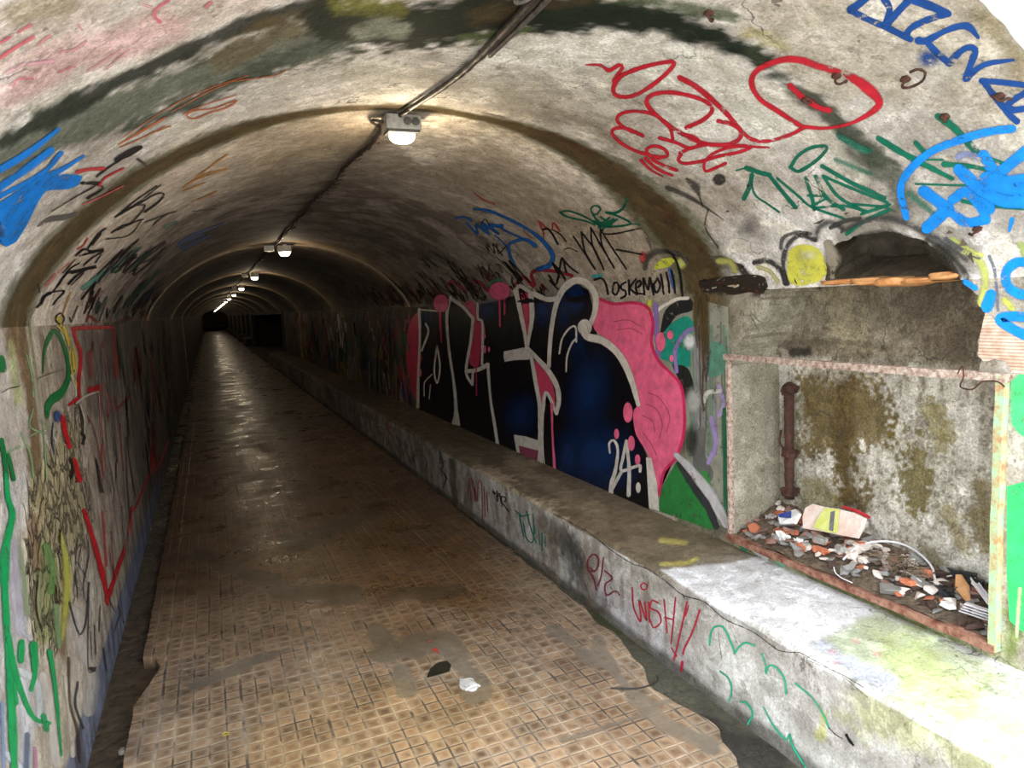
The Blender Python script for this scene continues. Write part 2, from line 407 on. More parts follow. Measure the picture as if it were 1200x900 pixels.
# beyond the first joint: limewash by the lamp, painted brighter for its glow, pinkish grey plaster
fc.line([(500, 165), (560, 165), (620, 185), (680, 215)], 30, srgb(232, 226, 212), 1, .5, 1)
fc.line([(620, 190), (670, 210), (700, 240)], 18, srgb(230, 224, 216), 1, .4, .8)
fc.line([(430, 160), (360, 175), (300, 195), (240, 225)], 16, srgb(196, 182, 158), .7, .7)
fc.line([(560, 200), (680, 270), (780, 320)], 55, srgb(164, 152, 136), .8, .7)
fc.line([(60, 370), (90, 300), (160, 240), (250, 190)], 46, srgb(206, 196, 184), .9, .6)
fc.line([(480, 215), (560, 240), (640, 300)], 22, srgb(184, 174, 162), .6, .7)
# green leak band across the crown
G1, G2, G3 = srgb(26, 34, 20), srgb(92, 100, 84), srgb(100, 98, 46)
fc.line([(-20, 200), (60, 158), (150, 128), (240, 92), (330, 58), (410, 40)], 29, srgb(98, 104, 92), .95, .5)
fc.line([(-20, 178), (60, 138), (130, 100), (210, 62), (280, 32), (350, 10), (410, -8)], 9, srgb(36, 42, 32), .95, .6)
fc.line([(150, 150), (230, 118), (320, 76), (400, 44)], 10, srgb(70, 80, 70), .85, .6)
fc.line([(260, 70), (320, 36), (400, 14), (470, 5)], 14, srgb(112, 96, 64), .6, .7)
fc.line([(390, 25), (450, 28), (520, 25), (600, 14), (680, 6)], 32, G1, 1, .4, .5)
fc.line([(395, 8), (430, 6), (470, 10)], 12, srgb(122, 124, 48), .8, .7)
fc.line([(420, 38), (450, 30), (470, 34)], 11, srgb(160, 166, 148), .7, .7)
fc.line([(540, 44), (620, 34), (560, 50)], 5, srgb(96, 112, 70), .7, .7)
fc.line([(560, 20), (630, 8), (700, 0)], 14, srgb(82, 68, 42), .6, .7)
fc.line([(640, 25), (700, 15), (770, 22), (850, 48), (900, 75)], 20, srgb(24, 36, 24), 1, .45, .5)
fc.line([(720, -6), (800, 8), (860, 20)], 10, srgb(66, 80, 50), .85, .6)
fc.line([(880, 62), (920, 92), (960, 125), (1000, 160), (1030, 185)], 15, srgb(52, 62, 46), .9, .6)
fc.line([(995, 180), (1040, 200), (1060, 225), (1045, 245)], 20, srgb(70, 78, 66), .8, .8)
fc.line([(870, 38), (900, 45), (920, 55)], 12, srgb(168, 160, 110), .7, .8)
fc.line([(1150, 20), (1185, 60), (1200, 90)], 12, srgb(140, 128, 96), .7, .7)
fc.line([(20, 15), (80, 0)], 16, srgb(150, 140, 116), .8, .7)
fc.line([(1000, 270), (1070, 250), (1130, 300)], 24, srgb(120, 116, 108), .7, .7)
fc.line([(640, 130), (700, 150), (790, 215)], 10, srgb(120, 112, 98), .5, .8)
fc.line([(830, 70), (900, 110), (960, 150), (1010, 210)], 10, srgb(205, 202, 192), .7, .7)
fc.line([(1000, 250), (950, 235), (880, 200), (830, 250)], 30, srgb(170, 160, 150), .5, .8)
# the joint's brown leak, greener at both sides
for J in JOINTS[:1]:
    ang = np.abs(x-XC)/HA
    wj = .035+.13*sstep(.12, .95, ang)+.02*(n-.5)
    for f_, c_, o_ in ((1.5, srgb(78, 84, 58), .75), (1.0, srgb(82, 68, 42), .97)):
        d = np.abs(y-J+.03*(n-.5))/(wj*f_)
        fc.mixm(o_*(1-sstep(.75, 1.1, d+.25*(fc.n2-.5))), c_)
    fc.mixm(.8*(1-sstep(.25, .5, np.abs(y-J+.06*(1-0*x))/wj))*sstep(.5, .7, fbm(V+5, 8, 3)), srgb(72, 50, 30))
for J in JOINTS[1:]:
    fc.mixm(.7*(1-sstep(.1, .35, np.abs(y-J))), srgb(150, 128, 96))
# soot streaks along the crown beside the cable
fc.mixm(.35*(1-sstep(.02, .16, np.abs(x-.74)))*sstep(2.8, 3.4, y), srgb(60, 52, 44))
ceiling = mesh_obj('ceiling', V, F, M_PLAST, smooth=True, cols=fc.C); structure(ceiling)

# ---- walls
def wall(name, X, flip, base, paint, hole=None, ystart=YM, yend=YEND, zbot=-H-.1, zn=112):
    ysw = ygrid(ystart, yend, .012); zs = np.linspace(zbot, 0, zn+40)
    A, B = np.meshgrid(ysw, zs, indexing='ij'); V = np.stack([np.full(A.size, X), A.ravel(), B.ravel()], -1)
    F = grid_faces(len(ysw), len(zs), flip); rm = None
    if hole is not None:
        c = V[F].mean(1); rm = hole(c); keep = F[~rm]
        V = snap_edge(V, F[rm & (c[:, 1] < 4)], keep, HOLE_BOT, -.27)
    else: keep = F
    f = Field(V, base); paint(f)
    # scaling plaster really stands back from the face
    o = mesh_obj(name, V, keep, M_PLAST, smooth=True, cols=f.C); structure(o)
    return o, V, F, rm
def paint_left(f):
    y = f.V[:, 1]; z = f.V[:, 2]; n = f.n
    st = fbm(np.stack([f.V[:, 0], y*3, z*.35], -1), 6, 5)
    f.mixm(.6*sstep(.45, .6, st), srgb(112, 100, 86))
    f.mixm(sstep(3.0, 7, y), srgb(92, 82, 72)); f.mixm(.6*sstep(3, 5, y)*sstep(.45, .6, st), srgb(60, 52, 44))  # deep wall darkened in colour for the gloom, grime streaks over it
    f.bandy(2.55, 2.86, srgb(110, 86, 58), .9, .03)
    f.mixm(.75*(1-sstep(.02, .07, np.abs(y-2.88)))*sstep(.4, .6, st), srgb(120, 134, 92))
    f.poly([(-10, 380), (8, 385), (30, 560), (26, 760), (-10, 800)], srgb(190, 184, 178), .8, 6)
    f.line([(16, 420), (24, 470), (30, 520)], 6, srgb(206, 202, 196), .5)
    f.line([(12, 400), (22, 470)], 5, srgb(168, 176, 120), .7)
    f.poly([(62, 520), (92, 480), (100, 600), (92, 700), (62, 765), (40, 745), (22, 640), (40, 560)], srgb(160, 150, 116), .9, 8)
    f.line([(48, 640), (60, 700), (52, 740)], 12, srgb(132, 138, 92), .8)
    f.line([(36, 610), (44, 660)], 7, srgb(128, 96, 72), .7)
    f.rough([(66, 500), (96, 470), (104, 600), (92, 700), (62, 765), (40, 745), (22, 640), (40, 560)], 8, 1)
    f.poly([(78, 640), (110, 660), (122, 760), (92, 860), (74, 800), (84, 720)], srgb(176, 168, 156), .8, 8)
    f.poly([(86, 480), (110, 470), (150, 520), (160, 600), (140, 690), (120, 650), (100, 560)], srgb(150, 136, 122), .6, 8)
    f.poly([(60, 760), (110, 780), (104, 900), (50, 900)], srgb(190, 182, 166), .7, 8)
    f.poly([(0, 560), (26, 560), (34, 800), (30, 900), (0, 900)], srgb(176, 176, 178), .7, 8)
    f.poly([(92, 388), (140, 388), (134, 500), (100, 480)], srgb(104, 94, 86), .75, 5)
    # blue painted foot of the wall
    bl = (1-sstep(-1.475, -1.46, z+.03*(n-.5)))
    f.mixm(.9*bl*(1-sstep(5, 9, y)), srgb(104, 112, 136)); f.mixm(.6*bl*sstep(.5, .6, st), srgb(64, 62, 60))
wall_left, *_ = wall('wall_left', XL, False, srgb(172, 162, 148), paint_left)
def paint_right(f):
    y = f.V[:, 1]; z = f.V[:, 2]; n = f.n
    st = fbm(np.stack([f.V[:, 0], y*3, z*.35], -1), 6, 5)
    f.mixm(sstep(3.5, 8, y), srgb(104, 92, 78)); f.mixm(.7*sstep(2.9, 5, y)*sstep(.42, .58, st), srgb(62, 56, 48))  # darker colour with depth stands for fading light; streaks are grime
    f.bandy(2.52, 2.98, srgb(104, 100, 82), .8, .05)
    f.line([(835, 345), (832, 430), (826, 520)], 15, srgb(92, 78, 48), .9)
    f.line([(822, 380), (818, 440), (824, 500)], 6, srgb(66, 54, 34), .8)
    f.line([(812, 338), (850, 336), (886, 342)], 9, srgb(46, 40, 34), .9)
    f.line([(870, 350), (880, 380), (868, 410)], 12, srgb(160, 154, 138), .8)
    f.line([(850, 390), (846, 420)], 6, srgb(180, 172, 156), .7)
    # foot of the wall under the niche: mossy
    f.poly([(860, 630), (1180, 750), (1200, 780), (1200, 800), (1000, 730), (860, 660)], srgb(150, 152, 118), .9, 6)
    f.line([(880, 645), (990, 690), (1080, 735), (1180, 775)], 7, srgb(72, 80, 34), .8, .6, 1)
    f.line([(1190, 700), (1186, 760)], 14, srgb(96, 112, 40), .8)
    f.line([(1190, 500), (1190, 590)], 10, srgb(186, 182, 172), .7)
    f.line([(1165, 330), (1190, 420)], 22, srgb(196, 190, 178), .6)
def wr_hole(c):
    p = to_px(c); q = p+(fbm(c, 30, 3)[:, None]-.5)*8
    a = inside(q, HOLE_BOT) & (c[:, 1] < 3) & (c[:, 2] > -.34)
    b = (c[:, 1] > 1.335) & (c[:, 1] < 2.55) & (c[:, 2] > -1.15) & (c[:, 2] < -.30)
    far = (c[:, 1] > 24) & (c[:, 1] < 37.5)
    return a | b | far
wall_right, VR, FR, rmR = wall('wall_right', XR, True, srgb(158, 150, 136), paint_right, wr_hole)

# reveal: broken edges of the openings run back into the masonry
def reveal(name, V, Frem, Fkeep_all, delta, mat, colr, parent, near=True, dn=6):
    from collections import Counter
    ed = Counter()
    for f in Frem:
        for a, b in zip(f, np.roll(f, -1)): ed[(min(a, b), max(a, b))] += 1
    E_ = [e for e, c in ed.items() if c == 1]
    used = {}; verts = []; faces = []; cols = []
    for a, b in E_:
        for k in (a, b):
            if k not in used:
                used[k] = len(verts)
                for s in range(dn+1):
                    t = s/dn; p = V[k]+np.array(delta)*t
                    q = fbm(p[None], 14, 3)[0]-.5
                    verts.append(p+np.array([0, q, q])*.012*min(1, 2*t)); cols.append((*colr, 1))
        for s in range(dn): faces.append((used[a]+s, used[b]+s, used[b]+s+1, used[a]+s+1))
    return mesh_obj(name, verts, faces, mat, parent, False, cols)
rn = rmR & (VR[FR].mean(1)[:, 1] < 4)
lbl(reveal('niche_reveal', VR, FR[rn], None, (.29, 0, 0), M_ROUGHCONC, srgb(150, 144, 128), wall_right), 'rough concrete sides of the broken wall niche')
rv = reveal('cavity_edge', V_CEIL, F_hole_ceiling, None, (.22, 0, .10), M_ROUGHCONC, srgb(96, 86, 70), ceiling)
# niche back, coarse stained concrete
ny, nz = 230, 230
A, B = np.meshgrid(np.linspace(1.25, 2.66, ny), np.linspace(-1.25, .06, nz), indexing='ij')
VB = np.stack([np.full(A.size, 2.47), A.ravel(), B.ravel()], -1)
VB[:, 0] += .03*(fbm(VB, 3, 4)-.5)+.012*(fbm(VB+4, 18, 3)-.5)
fb = Field(VB, srgb(204, 200, 190))
_st = fbm(VB*np.array([1, 1, .3]), 26, 5); fb.n = np.clip(.5+(.55*fb.n+.45*_st-.5)*1.7, 0, 1); fb.n2 = np.clip(.5+(fbm(VB, 60, 3)-.5)*2.6, 0, 1)
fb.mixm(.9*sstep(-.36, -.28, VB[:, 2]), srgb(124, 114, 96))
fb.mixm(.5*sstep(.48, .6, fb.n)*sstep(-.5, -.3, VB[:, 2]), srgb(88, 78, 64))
fb.mixm(.55*sstep(.5, .7, _st), srgb(150, 142, 124)); fb.mixm(.6*sstep(.62, .75, fb.n2)*sstep(.4, .6, fb.n), srgb(104, 96, 78))
fb.line([(1080, 360), (1120, 400)], 36, srgb(98, 88, 74), .8)
fb.line([(985, 350), (1000, 400)], 24, srgb(160, 150, 124), .7)
OL = srgb(98, 82, 38)
fb.poly([(935, 440), (960, 432), (1030, 438), (1040, 470), (1044, 508), (1030, 520), (1008, 515), (1005, 560), (1030, 600), (1010, 612), (975, 590), (975, 530), (945, 530), (932, 480)], OL, .92, 9, 1.2)
fb.poly([(940, 560), (970, 560), (1000, 600), (930, 600)], srgb(122, 112, 62), .7, 7)
fb.line([(990, 450), (985, 520), (995, 590)], 14, srgb(84, 66, 30), .6)
fb.poly([(1058, 505), (1090, 490), (1096, 530), (1094, 605), (1060, 605)], srgb(104, 92, 44), .9, 10, 1.4); fb.line([(1088, 478), (1102, 520)], 13, srgb(140, 130, 84), .7)
fb.line([(1100, 480), (1110, 510)], 12, srgb(128, 118, 74), .7)
fb.line([(1150, 570), (1160, 640), (1140, 600)], 15, srgb(112, 96, 50), .8)
fb.line([(1110, 600), (1130, 640)], 12, srgb(130, 116, 66), .7)
fb.line([(928, 470), (922, 580)], 13, srgb(120, 110, 84), .6); fb.line([(930, 412), (946, 412)], 7, srgb(44, 38, 32), .9, .5, .3); fb.line([(900, 405), (985, 400), (1040, 408)], 5, srgb(96, 88, 72), .7)
fb.line([(1080, 640), (1110, 670), (1150, 690)], 10, srgb(108, 96, 54), .7)
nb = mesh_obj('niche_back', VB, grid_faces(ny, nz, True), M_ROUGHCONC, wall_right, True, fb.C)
lbl(nb, 'coarse concrete back of the niche with olive brown damp streaks')
# cavity shell above the brick ledge
bm = bmesh.new(); bmesh.ops.create_icosphere(bm, subdivisions=4, radius=1)
for v in bm.verts:
    p = v.co; v.co = Vector((2.32+.33*p.x, 1.79+.42*p.y, .10+.26*p.z)); v.co += Vector((1, 1, 1))*(mnoise.noise(v.co*9)*.03)
bmesh.ops.reverse_faces(bm, faces=bm.faces)
for f_ in [f for f in bm.faces if f.calc_center_median().z < .015 or (f.calc_center_median().x < XR and f.calc_center_median().z < float(zv(f.calc_center_median().x))+.01)]: bm.faces.remove(f_)
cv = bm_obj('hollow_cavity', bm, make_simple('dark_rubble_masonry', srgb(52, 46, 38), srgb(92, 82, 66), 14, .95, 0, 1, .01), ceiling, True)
# brick ledge between the two openings
def lump(bm, c, s, seed=0, amp=.25, sub=2, rot=None):
    r = bmesh.ops.create_icosphere(bm, subdivisions=sub, radius=1)
    for v in r['verts']:
        p = v.co.copy(); q = Vector((math.copysign(abs(p.x)**.6, p.x), math.copysign(abs(p.y)**.6, p.y), math.copysign(abs(p.z)**.6, p.z)))
        q *= 1+amp*mnoise.noise(p*1.6+Vector((seed*3.1, seed, 0))); q = Vector((q.x*s[0], q.y*s[1], q.z*s[2]))
        if rot: q = rot@q
        v.co = Vector(c)+q
bm = bmesh.new()
pts = hit([(965, 331), (1000, 330), (1030, 329), (1060, 331), (1090, 326), (1122, 321)], 'T')
for i in range(len(pts)-1):
    a, b = Vector(pts[i]), Vector(pts[i+1]); c = (a+b)/2+Vector((.07, 0, .0)); lump(bm, c, (.10, (b-a).length*.62, .011+.004*(i % 3)), i, .25, 3)
lbl(bm_obj('brick_ledge', bm, M_ORANGE, wall_right, True), 'broken orange brick edge under the dark cavity')
# exposed hollow brick right of the niche
def make_rib():
    m, t = new_mat('ribbed_hollow_brick'); N = NT(t); co = obj_co(N); s = N.n('SeparateXYZ'); N.l(co, s.inputs[0])
    w = N.math('SINE', N.math('MULTIPLY', s.outputs[2], 620)); w2 = N.math('ADD', N.math('MULTIPLY', w, .5), .5)
    c = N.mix(N.ramp(N.noise(co, 25, 4), .35, .65), rgba(srgb(196, 160, 136)), rgba(srgb(228, 208, 188)))
    c = N.mix(N.math('MULTIPLY', N.math('SUBTRACT', 1, w2), .25), c, rgba(srgb(150, 104, 78)))
    N.out(c, .85, N.bump(w2, .8, .004)); return m
M_RIB = make_rib()

# ---- floor: tiled slab with broken right edge, gutters, ground outside
xs_ = np.concatenate([np.linspace(-.43, 1.5, 70), np.linspace(1.52, 1.71, 16)])
ysf = ygrid(-1.6, YEND, .03, 5, 1.04)
Y2, X2 = np.meshgrid(ysf, xs_, indexing='ij'); VF = np.stack([X2.ravel(), Y2.ravel(), np.full(X2.size, -H)], -1)
yy = VF[:, 1]; sx_ = VF[:, 0]
redge = np.interp(yy, [-2, 1.5, 1.75, 1.95, 2.15, 2.3, 2.5, 2.7, 3.2, 3.8, 5, 7, 100], [1.42, 1.44, 1.50, 1.60, 1.55, 1.55, 1.60, 1.64, 1.66, 1.665, 1.67, 1.69, 1.69]) + .06*(fbm(np.stack([0*yy, yy, 0*yy], -1), 9, 4)-.5)
ledge = -.43+.0*yy+.012*(fbm(np.stack([0*yy, yy, 0*yy], -1), 12, 3)-.5)+.085*((yy > 3.15) & (yy < 3.62))*np.clip(1-np.abs(yy-3.5)/.30, 0, 1)
u = (sx_+.43)/2.14; VF[:, 0] = ledge+(redge-ledge)*u
VF[:, 2] += .004*(fbm(VF, 2.5, 3)-.5)
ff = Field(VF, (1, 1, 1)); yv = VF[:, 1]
ff.mixm(sstep(2.6, 5.0, yv)*.95, srgb(150, 132, 112));  # deeper floor darkened in its tint to follow the fading daylight
ff.line([(460, 720), (420, 650), (380, 620), (350, 560)], 120, srgb(200, 180, 150), .7, .8)
ff.line([(280, 590), (360, 650), (560, 680)], 60, srgb(178, 156, 122), .8, .8)
ff.line([(640, 745), (700, 800), (760, 860)], 60, srgb(214, 206, 206), .6, .8)
ff.line([(160, 870), (230, 790)], 30, srgb(188, 190, 206), .7, .8)
ff.line([(330, 890), (560, 850)], 80, (1.25, 1.12, .86), .8, .8)
ff.line([(600, 890), (780, 850)], 60, (1.15, 1.08, 1.02), .8, .8)
def mort(pts, w, op=1):
    d = poly_dist(ff.px, pts)/w+(ff.n-.5)*1.4; ff.C[:, 3] = np.minimum(ff.C[:, 3], 1-op*(1-sstep(.4, 1.1, d))*ff.front)
for p_, w_ in (([(225, 805), (270, 790), (300, 775), (360, 752)], 8), ([(450, 770), (520, 755), (560, 800)], 22), ([(480, 800), (440, 740)], 16), ([(540, 690), (460, 700)], 8),
               ([(700, 760), (730, 800), (780, 850), (830, 870)], 13), ([(650, 740), (700, 775)], 12), ([(640, 870), (720, 850), (790, 820)], 4), ([(235, 650), (330, 690), (420, 700)], 12), ([(340, 640), (440, 600)], 14)): mort(p_, w_)
nx_, nyf = len(xs_), len(ysf)
ed_i = []  # skirt
Fl = grid_faces(nyf, nx_, True).tolist(); VFl = VF.tolist(); CF = ff.C.tolist()
for col_ in (0, nx_-1):
    base = len(VFl)
    for r_ in range(nyf):
        k = r_*nx_+col_; VFl.append([VF[k][0], VF[k][1], -H-.09]); CF.append([.35, .3, .25, 0])
    for r_ in range(nyf-1):
        a, b = r_*nx_+col_, (r_+1)*nx_+col_; Fl.append((a, b, base+r_+1, base+r_) if col_ == 0 else (b, a, base+r_, base+r_+1))
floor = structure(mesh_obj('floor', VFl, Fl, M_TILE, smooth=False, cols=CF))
bm = bmesh.new(); add_box(bm, (-.44, (YEND-1.6)/2, -H-.11), (.36, YEND+1.6, .1)); bmesh.ops.subdivide_edges(bm, edges=bm.edges, cuts=3)
structure(bm_obj('trim_1', bm, M_WET)); 
ysg = ygrid(-1.6, YEND, .03, 5, 1.05); xg = np.linspace(1.30, 1.84, 30); Yc, Xc_ = np.meshgrid(ysg, xg, indexing='ij')
VG = np.stack([Xc_.ravel(), Yc.ravel(), np.full(Xc_.size, -H-.022)], -1); VG[:, 2] += .012*(fbm(VG, 6, 4)-.5)
def make_rg():
    m, t = new_mat('damp_concrete_channel'); N = NT(t); co = obj_co(N); at = N.n('Attribute', attribute_name='Col')
    f = N.noise(co, 60, 6, .75); g = N.noise(co, 4, 4)
    c = N.mix(1, at.outputs['Color'], N.ramp(f, .3, .7, (.45, .45, .45, 1), (1.6, 1.6, 1.6, 1)), 'MULTIPLY')
    N.out(c, N.ramp(g, .4, .6, (.3, .3, .3, 1), (.75, .75, .75, 1)), N.bump(f, .7, .006), spec=.4); return m
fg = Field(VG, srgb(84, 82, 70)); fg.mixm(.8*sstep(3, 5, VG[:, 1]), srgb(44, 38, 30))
fg.line([(830, 850), (900, 890)], 26, srgb(40, 36, 34), .85, .7); fg.line([(700, 720), (760, 760)], 10, srgb(58, 60, 34), .8, .7)
structure(mesh_obj('trim_2', VG, grid_faces(len(ysg), len(xg), True), make_rg(), smooth=True, cols=fg.C))
# ground outside and the facade round the mouth
bm = bmesh.new(); add_box(bm, (XC+.05, (YEND+.6)/2, -H-.105), (XR-XL+.5, YEND-.4, .07)); structure(bm_obj('floor_light_block', bm, M_WET))  # slab added under the gutters to block sky light from below
M_OUT = make_simple('pale_outdoor_paving', srgb(150, 146, 138), srgb(182, 178, 168), 3, .85, 0, .4)
bm = bmesh.new()
for c_, s_ in (((-6.3, -4.5, -H-.06), (11.5, 11, .1)), ((7.7, -4.5, -H-.06), (12, 11, .1)), ((.65, -5.8, -H-.06), (2.6, 8.4, .1))): add_box(bm, c_, s_)
g_ = structure(bm_obj('floor_outdoor', bm, M_OUT))
bm = bmesh.new()
arc = [(xx, float(zv(xx))) for xx in np.linspace(XL, XR, 60)]
inn = [(XL, -H-.1)]+arc+[(XR, -H-.1)]
out_ = []
for (ax, az) in inn:
    dx, dz = ax-XC, az+.2; k = max(abs(dx)/4.2, abs(dz)/2.6 if dz > 0 else 0, 1e-6)
    out_.append((XC+dx/k, -.2+dz/k) if az > -1 else (XC+math.copysign(4.2, dx), az))
for y_, flip in ((YM+.02, 0),):
    vi = [bm.verts.new((a, YM-.03, b)) for a, b in inn]; vk = [bm.verts.new((XC+(a-XC)*1.006, YM+.05, b*1.01 if b > 0 else b)) for a, b in inn]; vo = [bm.verts.new((a, y_, b)) for a, b in out_]
    for k in range(len(vi)-1): bm.faces.new((vi[k], vi[k+1], vo[k+1], vo[k])); bm.faces.new((vi[k], vk[k], vk[k+1], vi[k+1]))
M_FAC = make_simple('white_facade_plaster', srgb(226, 226, 224), srgb(240, 240, 240), 8, .8, 0, .6)
structure(bm_obj('wall_front', bm, M_FAC))

# ---- end of the tunnel: steps in front of a dim end wall
M_END = make_simple('dim_brown_end_wall', srgb(96, 74, 50), srgb(168, 136, 98), .9, .9, 0, .6)
bm = bmesh.new(); add_box(bm, (XC, YEND-.1, -.4), (3.2, .2, 2.9)); structure(bm_obj('wall_back', bm, M_END))
bm = bmesh.new()
for k in range(3): add_box(bm, (XC, YEND-3.2+k*.5, -H+.08+k*.09), (2.7, 1.0, .18), bevel=.01)
structure(bm_obj('trim_3', bm, M_CONC))
# recess on the right, between 24 and 37.5 m
bm = bmesh.new()
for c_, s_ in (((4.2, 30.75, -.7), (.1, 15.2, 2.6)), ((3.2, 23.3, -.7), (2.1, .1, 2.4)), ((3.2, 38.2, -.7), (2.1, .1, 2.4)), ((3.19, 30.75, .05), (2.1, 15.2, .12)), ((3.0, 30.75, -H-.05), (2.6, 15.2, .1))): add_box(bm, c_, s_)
structure(bm_obj('wall_recess', bm, make_simple('dark_recess_plaster', srgb(50, 44, 38), srgb(78, 70, 60), 4, .9)))  # recess walls in one even dark tone
# arch ribs at the joints beyond the first
M_RIBA = make_simple('limewashed_rib', srgb(104, 92, 76), srgb(150, 136, 112), 6, .8, 0, .6, .008)
tn = 4
for J in JOINTS[1:]:
    prof = ([(XL, -H-.05), (XL, -.8)] if 18 < J < 20 else [])+[(xx, float(zv(xx))) for xx in XC-HA*np.cos(np.linspace(0, math.pi, 60))]+([(XR, -.8), (XR, -H-.05)] if 18 < J < 20 else [])
    P = [Vector((a, 0, b)) for a, b in prof]; vs = []; fs = []
    for i, p in enumerate(P):
        t_ = (P[min(i+1, len(P)-1)]-P[max(0, i-1)]).normalized(); nr = Vector((t_.z, 0, -t_.x)); nr = nr if nr.dot(Vector((XC, 0, -.5))-p) > 0 else -nr
        th_ = .016+.006*mnoise.noise(Vector((i*.3, J, 0)))
        for yy_, dd in ((J-.05, -.01), (J-.035, th_), (J+.045, th_), (J+.06, -.01)): vs.append(p+nr*dd+Vector((0, yy_, 0)))
    for i in range(len(P)-1):
        for k in range(3): fs.append((i*4+k, i*4+k+1, i*4+5+k, i*4+4+k))
    structure(mesh_obj('trim_%d' % tn, vs, fs, M_RIBA)); tn += 1
M_PIER = make_simple('dark_pier', srgb(58, 50, 42), srgb(92, 82, 70), 6, .9)  # piers in a darker tone than the ribs
# piers on the far right wall
for y_ in (38.2, 43.5, 49, 56, 64, 75):
    bm = bmesh.new(); add_box(bm, (2.12, y_, -.78), (.2, .5, 1.66), bevel=.01); structure(bm_obj('trim_%d' % tn, bm, M_PIER)); tn += 1
# ------------------------------------------------------------------ the long concrete bench
def bench_profile():
    P = [(BX, -H-.1+.5*k/13) for k in range(14)]; P = [(BX, z) for z in np.linspace(-H-.1, BZ-.022, 34)]
    P += [(BX+.022-.022*math.cos(a), BZ-.022+.022*math.sin(a)) for a in np.linspace(.2, math.pi/2, 6)]
    P += [(x, BZ) for x in np.linspace(BX+.035, XR+.0, 40)]
    return np.array(P)
def bench_mesh(y0, y1, fine, painter, name, parent=None, label=None):
    pr = bench_profile(); yb = ygrid(y0, y1, fine, 4.5, 1.03) if fine < .1 else np.linspace(y0, y1, 8)
    yb = np.concatenate([yb[:1], yb, yb[-1:]]); nv = len(pr)
    A = np.repeat(yb, nv); Q = np.tile(pr, (len(yb), 1)); V = np.stack([Q[:, 0], A, Q[:, 1]], -1)
    # end caps: first and last ring shrink to the back edge
    for r_ in (0, len(yb)-1):
        V[r_*nv:(r_+1)*nv, 0] = XR; 
    nse = fbm(V, 10, 4)-.5; edge = np.exp(-((V[:, 0]-BX)**2+(V[:, 2]-BZ)**2)/.03**2)
    V[:, 0] += np.where(V[:, 0] < XR-.01, .010*nse+.02*edge*np.abs(nse), 0); V[:, 2] += np.where(V[:, 2] > -H, -.02*edge*np.abs(nse)+.005*(fbm(V+7, 3, 3)-.5), 0)
    f = Field(V, srgb(200, 199, 196)); painter(f)
    return mesh_obj(name, V, grid_faces(len(yb), nv, False), M_CONC, parent, True, f.C)
